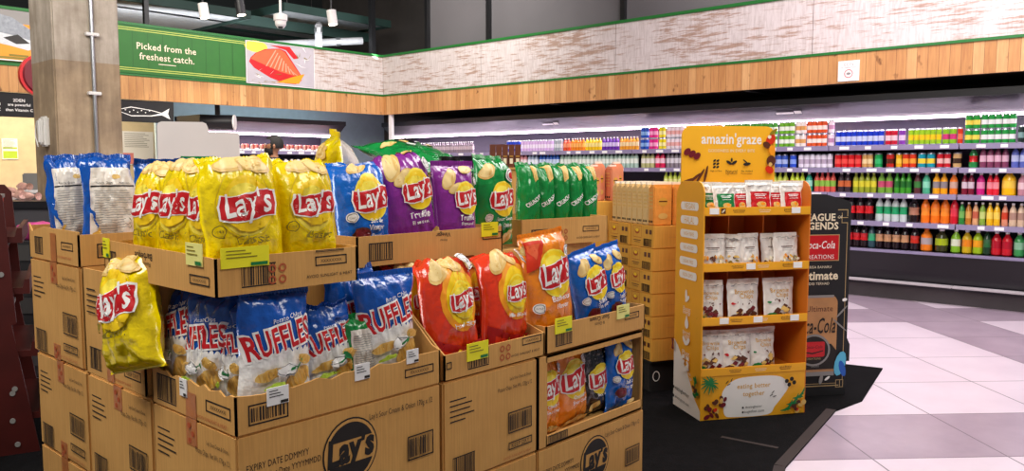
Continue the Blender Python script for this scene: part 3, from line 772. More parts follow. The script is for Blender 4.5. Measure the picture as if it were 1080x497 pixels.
# ------------------------------------------------------------------ meat cabinet contents and the corner behind the bags
mat('meat', '#a8433c', 0.35, vary=.35, scale=40); mat('meat_pale', '#d99a86', 0.35, vary=.2, scale=40); mat('ham_wrap', '#e6dfe0', 0.3, coat=.4, vary=.08, scale=20)
rr = random.Random(21)
first = None
trays = ['red meat', 'pale meat']
for i in range(16):
    x = 5.62 + i * 0.153
    loc = (x, 11.0, 1.603); rz = 0
    lab = '%s-from-left packed meat tray on the upper shelf, %s' % (ORD[i], 'left of the bearded man' if x < 6.4 else 'right of the bearded man')
    if first is None:
        m = MB().prism([(0, 0), (.02, .0), (.13, 0), (.15, .03), (0, .03)], 0, .11, 'white_plastic'); first = m.build('meat_tray', None, loc, (R(0), 0, 0))
        tag(first, lab, 'meat tray', 'meat trays on the upper shelf, ' + lab.split(', ')[1])
        q = MB(); rk = random.Random(4)
        for k in range(4): q.M = Matrix.Translation((.02 + k * .03, .05, .05)) ; q.lathe([(0, -.03), (.02, -.01), (.022, .03), (.012, .05), (0, .055)], 'meat' if k % 2 else 'meat_pale', 8)
        q.M = None; q.build('meat_cut', first)
        MB().box(.04, .10, -.004, .0, .005, .045, 'paper').build('price_label', first)
    else: dup(first, loc, (0, 0, 0), lab, 'meat trays on the upper shelf, ' + lab.split(', ')[1])
first = None
for i in range(22):
    x = 5.62 + i * 0.112
    loc = (x, 11.02 + rr.uniform(0, .03), 1.303); lab = '%s-from-left white wrapped meat pack on the middle shelf of the meat cabinet' % ORD[i]
    if first is None:
        bm = bmesh.new(); bmesh.ops.create_icosphere(bm, subdivisions=3, radius=1)
        for v_ in bm.verts:
            n_ = noise.noise(v_.co * 2.5) * .18; v_.co = Vector((v_.co.x * .055, v_.co.y * .07, .085 + v_.co.z * .085)) * (1 + n_)
            if v_.co.z < .004: v_.co.z = 0
        m = MB(); m.bm(bm, 'ham_wrap', True); first = tag(m.build('wrapped_meat', None, loc), lab, 'meat pack', 'white wrapped meat packs'); 
        MB().lathe([(.008, 0), (.02, .012), (.004, .0)], 'ham_wrap', 8, (0, 0, .17)).build('twist', first)
    else: dup(first, loc, (0, 0, rr.uniform(0, 6)), lab, 'white wrapped meat packs')
# hanging black projector tube under the left fascia
m = MB().tube((-.22, 0, 0), (.22, 0, 0), .105, 'black_metal', 20); m.tube((.22, 0, 0), (.235, 0, 0), .108, 'white_plastic', 20); m.tube((-.235, 0, 0), (-.22, 0, 0), .085, 'black_metal', 20, .105)
o = tag(m.build('cylinder_lamp', None, (5.70, 10.72, 1.985), (0, 0, R(-42))), 'fat black horizontal cylinder hanging under the left fascia near the bearded man', 'lamp')
MB().box(-.03, .03, -.025, .025, .09, .415, 'black_metal').build('bracket', o); MB().box(-.10, .10, -.05, .05, .385, .415, 'black_metal').build('bracket', o)

# ------------------------------------------------------------------ the fish counter beyond the left end
def WF(x, y): # turn a (sideways, forward) place in front of the camera into world X, Y
    return (x * .6704 + y * .742, -x * .742 + y * .6704)
RZ = R(-47.9)
mat('ice', '#e8e6ea', .3, vary=.1, scale=60, bump=.8, bscale=90); mat('fish', '#d9a79a', .3, vary=.3, scale=60); mat('counter_black', '#1c1b1e', .3); mat('counter_grey', '#4a484b', .35)
mat('box_blue', '#2ea8d0', .4); mat('scale_grey', '#8a8784', .4)
x_, y_ = WF(-3.33, 6.0)
o = empty('fish_counter', (x_, y_, 0), (0, 0, RZ)); tag(o, 'black fish counter with crushed ice in front of the concrete column, far left', 'counter')
MB().box(-1.6, 0, .03, .30, 0, .80, 'counter_black').build('front_panel', o)
MB().box(-1.6, -.70, .30, 1.0, 0, 1.0, 'counter_grey').box(-.70, -.44, .30, .50, 0, 1.0, 'counter_grey').build('cabinet', o)
MB().box(-1.62, .02, 0, .32, 1.04, 1.10, 'counter_black', bev=.01).build('top_rim', o)
MB().box(-1.6, 0, .02, .30, .80, 1.04, 'counter_grey').build('glass_band', o)
bm = bmesh.new(); bmesh.ops.create_grid(bm, x_segments=48, y_segments=30, size=.5)
for v_ in bm.verts:
    u, w = v_.co.x, v_.co.y; v_.co = Vector((-1.02 + u * 1.16, .65 + w * .70, 1.06 + (w + .5) * .10 + .02 * noise.noise(Vector((u * 14, w * 14, 0)))))
bmesh.ops.delete(bm, geom=[v_ for v_ in bm.verts if v_.co.x > -.69 and v_.co.y > .50], context='VERTS')
m = MB(); m.bm(bm, 'ice', True); q = m.build('ice_bed', o); q['kind'] = 'stuff'
for i, (u, w, a) in enumerate([(-.52, .38, 10), (-.60, .44, -20), (-.72, .42, 30), (-.78, .60, 5), (-.86, .45, 15), (-.80, .82, -10)]):
    xx, yy = u, w
    p = Vector((xx, yy, 1.115 + (w - .3) * .15)); M_ = Matrix.Translation((x_, y_, 0)) @ Matrix.Rotation(RZ, 4, 'Z')
    f = MB().lathe([(0, -.13), (.018, -.11), (.035, -.03), (.03, .04), (.01, .10), (.03, .14), (.0, .13)], 'fish', 10)
    w3 = M_ @ p
    tag(f.build('fish', None, w3, (R(90), 0, R(a) + RZ + R(60))), '%s pale pink fish lying on the crushed ice of the counter' % ['rightmost', 'second from right', 'third from right', 'middle', 'leftmost', 'rearmost'][i], 'fish', 'fish on the ice')
x_, y_ = WF(-4.22, 7.25)
o = empty('weighing_scale', (x_, y_, 1.0), (0, 0, RZ)); tag(o, 'grey weighing scale behind the ice on the fish counter, far left', 'scale')
MB().box(-.35, .12, -.08, .25, 0, .10, 'scale_grey', bev=.01).build('body', o); MB().box(-.36, .13, -.10, .27, .10, .125, 'steel', bev=.006).build('pan', o); MB().box(-.3, .1, .2, .26, .125, .30, 'scale_grey', bev=.01).build('display', o)
xb, yb = WF(-4.9, 7.12)
q = MB().box(0, 1.22, 0, .55, 0, .998, 'counter_grey', bev=.01); q.box(-.01, 1.23, -.01, .56, .96, .999, 'counter_black')
tag(q.build('back_counter', None, (xb, yb, 0), (0, 0, RZ)), 'grey back counter behind the fish counter, carrying the scale', 'counter')
x_, y_ = WF(-3.90, 7.30)
m = MB().box(-.06, .18, -.1, .12, 0.14, .27, 'box_blue', bev=.012); m.box(-.07, .19, -.11, .13, .255, .28, 'box_blue', bev=.006)
o = tag(m.build('plastic_box', None, (x_, y_, 1.0), (0, 0, RZ)), 'bright blue plastic box standing behind the fish counter', 'box')
MB().box(-.06, .18, -.1, .12, 0, .14, 'steel').build('lower_tray', o)
# notices on the cream wall
def notice(px, w, z0, z1, cols, label):
    m = MB().box(px, px + w, 13.18, 13.2, z0, z1, 'paper'); c = Canvas(m, wallmap(px, 13.18, z0)); h = z1 - z0
    for (a, b, cc, d, mt) in cols: c.rect(a * w, b * h, cc * w, d * h, mt)
    rk = random.Random(int(px * 10))
    for k in range(9): c.rect(.08 * w, (.93 - k * .05) * h, rk.uniform(.5, .9) * w, (.945 - k * .05) * h, 'p_grey')
    return tag(m.build('wall_notice', None), label, 'notice')
notice(3.71, .2, 1.47, 1.77, [(.05, .5, .95, .58, 'p_lime'), (.05, .05, .95, .4, 'p_lime')], 'white and lime notice on the cream wall left of the column')
notice(5.38, .5, 1.40, 1.93, [(.02, .02, .35, .35, 'p_pink')], 'white notice with a pink corner on the wall right of the column')
notice(5.95, .3, 1.40, 1.98, [(.1, .1, .9, .4, 'p_grey')], 'white printed notice on the wall behind the white display header')
notice(3.54, .12, 1.55, 1.70, [(.1, .1, .9, .6, 'p_grey')], 'small white dispenser sheet on the cream wall, far left edge')
# crate with pink plastic bag
x_, y_ = WF(-3.12, 5.3)
m = MB().box(-.25, .22, -.2, .2, 0, .88, 'soft_black', bev=.01)
for k in range(5): m.box(-.24, .21, -.206, -.2, .08 + k * .17, .18 + k * .17, 'dark_grey')
tag(m.build('crate_stack', None, (x_, y_, 0), (0, 0, RZ)), 'dark crate stack between the dark red rack and the carton display', 'crate')
bm = bmesh.new(); bmesh.ops.create_icosphere(bm, subdivisions=3, radius=1)
for v_ in bm.verts:
    n_ = 1 + .25 * noise.noise(v_.co * 3); v_.co = Vector((v_.co.x * .15 * n_, v_.co.y * .12 * n_, max(0, .05 + v_.co.z * .065 * n_)))
mat('bag_pink', '#e0509a', .3, coat=.4); m = MB(); m.bm(bm, 'bag_pink', True)
tag(m.build('plastic_bag', None, (x_, y_, .88), (0, 0, RZ)), 'crumpled pink plastic bag lying on the dark crate stack', 'bag')

# ------------------------------------------------------------------ person
mat('skin', '#9a6a4c', .5, vary=.08); mat('hair', '#15110f', .7, vary=.2, scale=60, bump=.5, bscale=120); mat('shirt', '#1b1c20', .85); mat('trouser', '#25262c', .85); mat('eye_white', '#e8e2dc', .3); 
def skin_mesh(name, nodes, edges, mt, parent=None, sub=2, mts=None):
    me = bpy.data.meshes.new(name); me.from_pydata([n_[0] for n_ in nodes], edges, [])
    o = bpy.data.objects.new(name, me); COL.objects.link(o)
    md = o.modifiers.new('s', 'SKIN'); md.use_smooth_shade = True
    for v_, n_ in zip(me.skin_vertices[0].data, nodes): v_.radius = n_[1] if isinstance(n_[1], tuple) else (n_[1], n_[1])
    me.skin_vertices[0].data[0].use_root = True
    sb = o.modifiers.new('u', 'SUBSURF'); sb.levels = sub; sb.render_levels = sub
    dg = bpy.context.evaluated_depsgraph_get(); nm = bpy.data.meshes.new_from_object(o.evaluated_get(dg))
    o.modifiers.clear(); o.data = nm
    nm.materials.clear(); nm.materials.append(MATS[mt])
    if mts:
        for t in mts[0]: nm.materials.append(MATS[t])
        for p in nm.polygons: p.material_index = mts[1](p.center)
    for p in nm.polygons: p.use_smooth = True
    if parent: o.parent = parent
    return o
# stands facing -x locally
nodes = [((0, 0, .95), (.13, .16)), ((0, 0, 1.12), (.115, .15)), ((0, 0, 1.30), (.125, .17)), ((0, 0, 1.41), (.09, .12)), ((.0, 0, 1.47), .055), ((-.012, 0, 1.53), .055), ((-.01, 0, 1.585), (.09, .07)), ((0, 0, 1.64), (.09, .072))]
edges = [(i, i + 1) for i in range(7)]
def limb(start, pts):
    global nodes, edges
    k = start
    for p in pts: nodes.append(p); edges.append((k, len(nodes) - 1)); k = len(nodes) - 1
    return k
for s in (-1, 1):
    limb(3, [((0, s * .17, 1.39), .06), ((.02, s * .21, 1.12), .043), ((-.06, s * .22, .90), .03), ((-.08, s * .215, .82), (.022, .035))])
    limb(0, [((0, s * .095, .86), .085), ((-.01, s * .10, .50), .055), ((.03, s * .10, .10), .038), ((-.10, s * .105, .04), (.035, .035))])
def bodymat(c):
    if c.z > 1.475: return 1
    if c.z < .95 and abs(c.y) < .17: return 2
    if abs(c.y) > .17 and c.z < 1.15: return 1
    return 0
per = skin_mesh('person', nodes, edges, 'shirt', None, 2, (['skin', 'trouser'], bodymat))
per.location = (5.30, 8.64, 0); per.rotation_euler = (0, 0, R(-47.9 + 10))
tag(per, 'bearded dark haired man in a dark shirt standing sideways by the meat cabinet', 'person')
hb = bmesh.new(); bmesh.ops.create_icosphere(hb, subdivisions=4, radius=1)
for v_ in hb.verts:
    d = v_.co.normalized(); r_ = 1.0
    v_.co = Vector((d.x * .108, d.y * .085, d.z * .118)); 
kill = [v_ for v_ in hb.verts if (v_.co.x < -.045 and v_.co.z < .055) or v_.co.z < -.055]
bmesh.ops.delete(hb, geom=kill, context='VERTS')
m = MB(); m.bm(hb, 'hair', True); q = m.build('hair', per, (0.008, 0, 1.628)); q['label'] = 'short black hair'
hb = bmesh.new(); bmesh.ops.create_icosphere(hb, subdivisions=4, radius=1)
for v_ in hb.verts: v_.co = Vector((v_.co.x * .085 - .028, v_.co.y * .074, v_.co.z * .075))
bmesh.ops.delete(hb, geom=[v_ for v_ in hb.verts if v_.co.z > .03 or (v_.co.x > -.0)], context='VERTS')
m = MB(); m.bm(hb, 'hair', True); q = m.build('beard', per, (0, 0, 1.558)); q['label'] = 'dark full beard'
m = MB(); m.lathe([(0, -.03), (.018, -.02), (.016, .0), (.006, .035), (0, .04)], 'skin', 10, (-.105, 0, 1.605)); m.build('nose', per)
for s in (-1, 1):
    m = MB(); m.lathe([(0, -.009), (.009, 0), (0, .009)], 'eye_white', 10, (-.094, s * .032, 1.63)); m.lathe([(0, -.005), (.005, 0), (0, .005)], 'hair', 8, (-.101, s * .032, 1.63)); m.build('eye', per)
    m = MB(); m.lathe([(0, -.03), (.012, -.02), (.016, .01), (.008, .03), (0, .034)], 'skin', 10, (.012, s * .082, 1.60)); m.build('ear', per)
    for k, (dx, ln) in enumerate([(-.03, .085), (-.012, .095), (.006, .09), (.022, .072)]):
        m = MB(); m.tube((-.08 + dx, s * .215, .81), (-.085 + dx, s * .212, .81 - ln * .55), .0095, 'skin', 8, .0085); m.tube((-.085 + dx, s * .212, .81 - ln * .55), (-.10 + dx, s * .20, .81 - ln), .0085, 'skin', 8, .006); m.build('finger', per)
    m = MB(); m.tube((-.105, s * .21, .84), (-.135, s * .20, .79), .011, 'skin', 8, .007); m.build('thumb', per)

# ------------------------------------------------------------------ white display header behind the crisps
mat('header_white', '#e6dcd8', .5, vary=.02); mat('display_card', '#b9b3ad', .6)
o = empty('display_stand', (1.615, 3.58, 0), (0, 0, R(-30))); tag(o, 'plain pale display stand with a stepped rounded header behind the crisps', 'display stand')
def rounded(x0, z0, x1, z1, r, corners=(1, 1, 1, 1), n=6):
    pts = []
    for (cx, cz, a0, use) in ((x0 + r, z0 + r, 180, corners[0]), (x1 - r, z0 + r, 270, corners[1]), (x1 - r, z1 - r, 0, corners[2]), (x0 + r, z1 - r, 90, corners[3])):
        if use: pts += [(cx + r * math.cos(R(a0 + 90 * i / n)), cz + r * math.sin(R(a0 + 90 * i / n))) for i in range(n + 1)]
        else: pts.append({180: (x0, z0), 270: (x1, z0), 0: (x1, z1), 90: (x0, z1)}[a0])
    return pts
pts = [(0, 1.15), (.345, 1.15), (.345, 1.485)] + [(.335 + .01 * math.cos(R(a)), 1.50 + .01 * math.sin(R(a))) for a in (0, 45, 90)] + [(.215, 1.512)] + [(.19 + .02 * math.cos(R(a)), 1.535 + .02 * math.sin(R(a))) for a in (0, 45, 90)] + [(.02 + .02 * math.cos(R(a)), 1.535 + .02 * math.sin(R(a))) for a in (90, 135, 180)]
MB().prism(pts, 0, .012, 'header_white').build('header', o)
MB().box(0, .345, .0, .28, 0, 1.15, 'display_card', bev=.004).build('base', o)

# ------------------------------------------------------------------ dark red snack rack, left edge
mat('rack_red', '#48120d', .45, vary=.2, scale=6); mat('rack_item', '#9a4a30', .4, vary=.2)
x_, y_ = WF(-2.27, 3.72)
KZ = RZ + R(29)
o = empty('snack_rack', (x_, y_, 0), (0, 0, KZ)); tag(o, 'dark red wooden rack with stepped shelves at the left edge', 'rack')
MB().prism([(-.9, 0), (.03, 0), (-.06, .62), (-.04, .63), (-.07, 1.22), (-.10, 1.26), (-.9, 1.26)], 0, .03, 'rack_red').build('side_panel', o)
MB().prism([(-.9, 0), (.03, 0), (-.06, .62), (-.04, .63), (-.07, 1.22), (-.10, 1.26), (-.9, 1.26)], .75, .78, 'rack_red').build('side_panel', o)
for i, z in enumerate((.18, .48, .78, 1.02)):
    s = MB().prism([(-.6, z), (.06 - i * .02, z - .02), (.06 - i * .02, z + .05), (.04 - i * .02, z + .05), (.03 - i * .02, z + .01), (-.6, z + .02)], .03, .75, 'rack_red').build('shelf', o)
for i, (xx, zz) in enumerate([(-.02, .32), (-.05, .86), (-.035, .17), (-.02, .055), (-.03, .30), (-.10, 1.02)]):
    MB().tube((xx - .04, -.006, zz), (xx - .04, 0, zz), .012, 'p_grey', 10).build('screw', o)
M_ = Matrix.Translation((x_, y_, 0)) @ Matrix.Rotation(KZ, 4, 'Z')
for i, (z, n_) in enumerate(((.505, 3), (.805, 3), (1.045, 3))):
    for k in range(n_):
        p = M_ @ Vector((-.115 - i * .012, .08 + k * .17, z))
        m = MB(); m.prism([(-.02, 0), (.02, 0), (.045, .15), (.05, .17), (-.03, .17)], 0, .12, ['rack_item', 'p_maroon', 'p_deep'][k % 3])
        q = tag(m.build('snack_pack', None, p, (0, 0, KZ)), 'small %s pack on the %s shelf of the dark red rack' % (['tan', 'maroon', 'red'][k % 3], ['lower', 'middle', 'top'][i]), 'snack pack')
        MB().box(-.03, .05, -.002, .122, .155, .172, 'p_grey').build('seal', q)

# ------------------------------------------------------------------ cartons of crackers behind, golden
def gold_carton(w, d, h, loc, rz, label, logo=True):
    m = MB().box(0, w, 0, d, 0, h, 'cardboard_gold', bev=.004)
    c = Canvas(m, lambda u, v, k: (-k, d - u, v))
    if logo:
        c.ell(d * .28, h * .70, .028, .016, 'ink_red', 16); c.ell(d * .28, h * .74, .02, .010, 'p_yellow', 12)
        c.frame(d * .12, h * .42, d * .48, h * .95, .002, 'ink_red'); c.rect(d * .66, h * .62, d * .76, h * .82, 'p_brown'); c.rect(d * .82, h * .62, d * .92, h * .82, 'p_brown')
        c.barcode(d * .58, h * .10, d * .92, h * .38, 'ink', False, int(h * 1000) + int(loc[2] * 100))
        c.rect(d * .14, h * .28, d * .46, h * .31, 'p_brown'); c.rect(d * .18, h * .2, d * .42, h * .22, 'p_brown')
    o = m.build('carton', None, loc, (0, 0, rz)); tag(o, label, 'carton')
    t = MB(); t.box(0.004, w - .004, d * .5 - .018, d * .5 + .018, h, h + .0006, 'tape_clear'); t.box(.1, w - .1, -.0006, 0, h * .49, h * .5, 'tape_clear'); t.build('tape', o)
    return o
GZ = R(-26.5)
def at2(o, rz, u, v): return (o[0] + u * math.cos(rz) - v * math.sin(rz), o[1] + u * math.sin(rz) + v * math.cos(rz))
SO = WF(.825, 4.70)
lev = ['bottom', 'second from the bottom', 'third from the bottom', 'third from the top', 'second from the top', 'top']
for i in range(6):
    for k in range(2):
        x_, y_ = at2(SO, GZ, random.uniform(-.006, .006), k * .27)
        gold_carton(.40, .266, .1335, (x_, y_, .20 + i * .135), GZ, 'golden cracker carton, %s of the %s column behind the blue bags' % (lev[i], 'front' if k == 0 else 'rear'))
x_, y_ = at2(SO, GZ, .08, .12)
o = empty('plinth', (x_, y_, 0), (0, 0, GZ)); tag(o, 'low black plinth under the golden cracker cartons', 'plinth')
MB().box(-.06, .28, -.08, .36, 0, .185, 'soft_black', bev=.006).build('body', o); MB().box(-.075, .30, -.11, .40, .185, .199, 'soft_black', bev=.003).build('top_board', o)
m = MB(); c = Canvas(m, lambda u, v, k: (u, -.08 - k - .0005, v)); c.ring(-.02, .10, .025, .032, .006, 'p_white')
m.build('emblem', o)['label'] = 'white ring mark'
mat('pack_cream', '#e3c184', .45, vary=.1, scale=30, bump=.2); mat('pack_orange', '#e59a45', .4, vary=.1, scale=30, bump=.2); mat('pack_pink', '#dd8d68', .45, vary=.1, bump=.2); mat('pack_white', '#e8e0d2', .4)
def cracker_pack(name, w, d, h, body, loc, rz, label, cat='cracker pack', group=None):
    m = MB(); n = 8
    prof = [(0, 0), (0, h * .06), (.004, h * .5), (.0, h * .90)]
    m.box(0, w, 0, d, .0, h * .90, body, bev=.006)
    m.prism([(0.003, h * .895), (w - .003, h * .895), (w - .012, h * .95), (.012, h * .95)], d * .15, d * .85, body)
    c = Canvas(m, lambda u, v, k: (u, -k, v)); c.ell(w * .5, h * .55, w * .26, h * .10, 'p_gold', 16); c.rect(w * .28, h * .545, w * .72, h * .575, 'p_brown'); c.ell(w * .5, h * .22, w * .26, h * .07, 'p_tan', 14)
    c = Canvas(m, lambda u, v, k: (-k, d - u, v))
    for q in range(5): c.rect(d * .2, h * (.40 + q * .085), d * .8, h * (.43 + q * .085), 'p_tan')
    for q in range(3): c.rect(d * (.12 + q * .28), h * .07, d * (.28 + q * .28), h * .12, 'ink')
    o = m.build(name, None, loc, (0, 0, rz)); tag(o, label, cat, group)
    MB().box(.004, w - .004, d * .42, d * .58, h * .945, h, 'pack_white').build('seal', o)
    return o
pk = {}
for k in range(8):
    for j in range(2):
        x_, y_ = at2(SO, GZ, .012 + j * .135, .015 + k * .064)
        bod = 'pack_orange' if k == 0 else 'pack_cream'
        loc = (x_, y_, 1.0095)
        lb = ('orange fronted cracker pack at the front of the cream row, %s' % ('left' if j == 0 else 'right, by the yellow stand')) if k == 0 else 'cream cracker pack, %s from front in the %s row on the golden cartons' % (ORD[k], ['left', 'right'][j])
        gp = None if k == 0 else 'cracker packs on the golden cartons'
        if bod in pk: 
            q = dup(pk[bod], loc, (0, 0, GZ), lb, gp)
        else: pk[bod] = cracker_pack('cracker_pack', .125, .060, .255, bod, loc, GZ, lb, 'cracker pack', gp)
SO2 = (4.214, 3.10)
for i in range(3):
    gold_carton(.34, .30, .377, (SO2[0], SO2[1], i * .378), GZ, 'tall golden carton, %s of the stack under the pink cracker packs' % ['bottom', 'middle', 'top'][i])
for k in range(4):
    x_, y_ = at2(SO2, GZ, .0 + k * .068, .01 + (k % 2) * .07)
    cracker_pack('cracker_pack', .062, .10, .255 if k % 2 else .235, 'pack_pink', (x_, y_, 1.135), GZ, 'pink cracker pack on the tall golden cartons, %s' % ['nearest the green bags', 'second from the green bags', 'third from the green bags', 'nearest the cream packs'][k])
# brown packs on a slim rack
x_, y_ = 3.33, 3.18
o = empty('display_stand', (x_, y_, 0), (0, 0, RZ)); tag(o, 'slim brown display stand behind the green bags carrying brown packs', 'display stand')
MB().box(-.01, .19, 0, .14, 0, 1.34, 'cardboard', bev=.004).build('body', o); MB().box(-.02, .20, -.01, .15, 1.34, 1.352, 'cardboard').build('top_board', o)
mat('pack_brown', '#6b3a26', .35, coat=.2, vary=.15, scale=30)
M_ = Matrix.Translation((x_, y_, 0)) @ Matrix.Rotation(RZ, 4, 'Z')
for k in range(5):
    p = M_ @ Vector((k * .036, .02, 1.353))
    m = MB().prism([(0, 0), (.031, 0), (.033, .118), (.0, .118)], 0, .08, 'pack_brown'); c = Canvas(m, lambda u, v, q: (u, -q, v)); c.rect(.006, .02, .024, .05, 'p_cream'); c.rect(.005, .06, .026, .064, 'p_gold')
    q = tag(m.build('coffee_pack', None, p, (0, 0, RZ)), 'slim dark brown pack on the rack behind the green bags, %s' % ['leftmost', 'second from left', 'middle', 'second from right', 'rightmost'][k], 'pack')
    MB().box(-.001, .034, .03, .05, .118, .13, 'pack_brown').build('seal', q)
# ------------------------------------------------------------------ soft bags
def make_bag(name, W, H, d, film, design=None, seed=0, fold=0.0, seal='same', crumple=1.0, flat_bottom=False, sag=0.0, taper=0.0, back=None):
    rr = random.Random(seed); nx, nz = 30, 42
    off = Vector((rr.uniform(-50, 50), rr.uniform(-50, 50), rr.uniform(-50, 50)))
    def bulge(t):
        q = min(1, max(0, (t - .04) / .92))
        return (q ** .42) * ((1 - q) ** .46) / .542 if not flat_bottom else min(1.0, (1 - q) ** .6 * 1.15) * (0.75 + .25 * min(1, q * 8))
    yc, zc, cl = 0.0, 0.0, []
    for j in range(nz + 1):
        t = j / nz; a = max(0, (t - .70) / .30); th = fold * a * a * (3 - 2 * a) + sag * t
        cl.append((yc, zc, th)); ds = H / nz; yc += math.sin(th) * ds; zc += math.cos(th) * ds
    fr, bk = [], []
    for j in range(nz + 1):
        t = j / nz; b = bulge(t); y0, z0, th = cl[j]; r1, r2 = [], []
        for i in range(nx + 1):
            s = i / nx * 2 - 1
            ps = max(0.0, 1 - abs(s) ** 2.3) ** .62
            p = Vector((s * 1.6, t * 2.2, 0)) + off
            ed = noise.noise(Vector((t * 5, 3.1 * s, 7)) + off) * .008 * crumple
            tp = max(0, (t - .62) / .38); x = s * W / 2 * (1 - .085 * min(1, b)) * (1 - taper * tp * tp) + ed * abs(s) ** 3 * (1 + 1.5 * tp)
            n1 = (1 - abs(noise.noise(p * 2.1)) * 2) * .012 + noise.noise(p * 4.6) * .005 + (0.5 - abs(noise.noise(p * 6.1))) * .003 + max(0, t - .6) * (0.4 - abs(noise.noise(Vector((s * 4.5, t * 1.2, 3)) + off))) * .03
            amp = crumple * (.35 + .9 * max(0, 1 - b * .9)) * min(1, (1 - s * s) * 2.5) * min(1, t * 14, (1 - t) * 14 + .15)
            yf = -(d / 2 * min(1.15, b) * ps) - n1 * amp
            yb = (d / 2 * min(1.15, b) * ps) + noise.noise(p * 2.7 + Vector((9, 9, 9))) * .006 * amp
            wav = noise.noise(Vector((s * 2.2, 1.7, 4)) + off) * .022 * crumple * max(0, (t - .80) / .20)
            for y, arr in ((yf + wav, r1), (yb + wav, r2)):
                arr.append(Vector((x, y0 + math.cos(th) * y, z0 - math.sin(th) * y)))
        fr.append(r1); bk.append(r2)
    mb = MB()
    vs = [p for r_ in fr for p in r_] ; nv = nx + 1
    fs = [(j * nv + i, j * nv + i + 1, (j + 1) * nv + i + 1, (j + 1) * nv + i) for j in range(nz) for i in range(nx)]
    k = len(vs); vs += [p for r_ in bk for p in r_]
    fs += [(k + j * nv + i, k + (j + 1) * nv + i, k + (j + 1) * nv + i + 1, k + j * nv + i + 1) for j in range(nz) for i in range(nx)]
    for j in range(nz):
        for i in (0, nx):
            a, b, c, e = j * nv + i, (j + 1) * nv + i, k + (j + 1) * nv + i, k + j * nv + i
            fs.append((a, b, c, e) if i == 0 else (a, e, c, b))
    for j in (0, nz):
        for i in range(nx):
            a, b, c, e = j * nv + i, j * nv + i + 1, k + j * nv + i + 1, k + j * nv + i
            fs.append((a, e, c, b) if j == 0 else (a, b, c, e))
    NF = nx * nz
    mb.add(vs, fs[:NF] + fs[2 * NF:], film, True); mb.add(vs[k:], [tuple(q - k for q in f) for f in fs[NF:2 * NF]], back or film, True)
    def surf(arr, sg):
        def f(x, z, o_):
            u = min(.9999, max(0, x / W + .5)) * nx; v = min(.9999, max(0, z / H)) * nz
            i, j = int(u), int(v); a, b = u - i, v - j
            p00, p10, p01, p11 = arr[j][i], arr[j][i + 1], arr[j + 1][i], arr[j + 1][i + 1]
            p = p00 * (1 - a) * (1 - b) + p10 * a * (1 - b) + p01 * (1 - a) * b + p11 * a * b
            n = (p10 - p00 + p11 - p01).cross(p01 - p00 + p11 - p10)
            n = n.normalized() if n.length > 1e-9 else Vector((0, -1, 0))
            return p + n * o_ * sg
        return f
    if design: design(Canvas(mb, surf(fr, 1), W / 26, 0.0012, .00055), W, H)
    o = mb.build(name)
    for j, nm in ((nz, 'top_seal'), (0, 'bottom_seal')):
        if flat_bottom and j == 0: continue
        y0, z0, th = cl[j]; sm = MB(); N = 44; hh = .013 * (1 if j else -1)
        L0 = fr[j][0]; L1 = fr[j][nx]; vs = []
        for q in range(N + 1):
            f = q / N; i = min(nx - 1, int(f * nx)); w_ = f * nx - i
            base = (fr[j][i] * (1 - w_) + fr[j][i + 1] * w_ + bk[j][i] * (1 - w_) + bk[j][i + 1] * w_) / 2
            zz = .0016 * (1 if q % 2 else -1)
            up = Vector((0, math.sin(th), math.cos(th))); nn = Vector((0, math.cos(th), -math.sin(th)))
            inn = base - up * hh * .25 + nn * zz
            vs += [inn + nn * -.0008, base + up * hh + nn * (zz - .0008), base + up * hh + nn * (zz + .0008), inn + nn * .0008]
        fs = []
        for q in range(N):
            a, b = q * 4, q * 4 + 4
            fs += [(a, b, b + 1, a + 1), (a + 1, b + 1, b + 2, a + 2), (a + 2, b + 2, b + 3, a + 3)]
        if j == 0 and not flat_bottom:       # the lower seam is tucked under the standing bag
            vs = [Vector((p.x, p.y + .006, max(0.0005, p.z))) for p in vs]
        sm.add(vs, fs, film if seal == 'same' else seal, False); sm.build(nm, o)
    return o

def logo(c, cx, cz, r, ry=None, disc='p_yellow', ringc='p_lightyellow', ban='p_red', word="Lay's"):
    ry = ry or r * 1.12
    if ringc: c.ell(cx, cz, r * 1.08, ry * 1.08, ringc, 30)
    c.ell(cx, cz, r, ry, disc, 30)
    c.ell(cx - r * .1, cz + ry * .45, r * .6, ry * .35, 'p_lightyellow', 20)
    lo = [(-1.04, -.46), (-.80, -.54), (-.5, -.58), (-.2, -.56), (.1, -.50), (.4, -.44), (.7, -.40), (1.0, -.40)]
    hi = [(1.10, .0), (1.06, .52), (.8, .56), (.5, .53), (.2, .46), (-.1, .40), (-.4, .36), (-.7, .36), (-1.0, .40), (-1.10, .0)]
    pts = [(cx + a * r, cz + b * r) for a, b in lo + hi]
    c.poly([(cx + (a - cx) * 1.06, cz + (b - cz) * 1.10) for a, b in pts], 'p_white'); c.poly(pts, ban)
    c.text(word, cx, cz - r * .02, 'p_white', width=r * 1.86, bold=.018, shear=.16, rot=.10, sy=1.35)
def chip(c, x, z, rx, rz, rot=0.3):
    c.ell(x, z, rx, rz, 'p_tan', 20, rot); c.ell(x - rx * .05, z + rz * .08, rx * .86, rz * .8, 'p_chip', 20, rot)
    c.ell(x + rx * .2, z - rz * .1, rx * .35, rz * .22, 'p_tan', 12, rot + .4)
def seal_mark(c, x, z, r, col='p_white'):
    c.ell(x, z, r, r, col, 18); c.ring(x, z, r * .82, r * .82, r * .12, 'p_grey', 18); c.text('DAP', x, z, 'p_grey', width=r * .9)
mat('p_ylow', '#d8b800', .4, vary=.03); mat('p_dkred', '#a81414', .4)
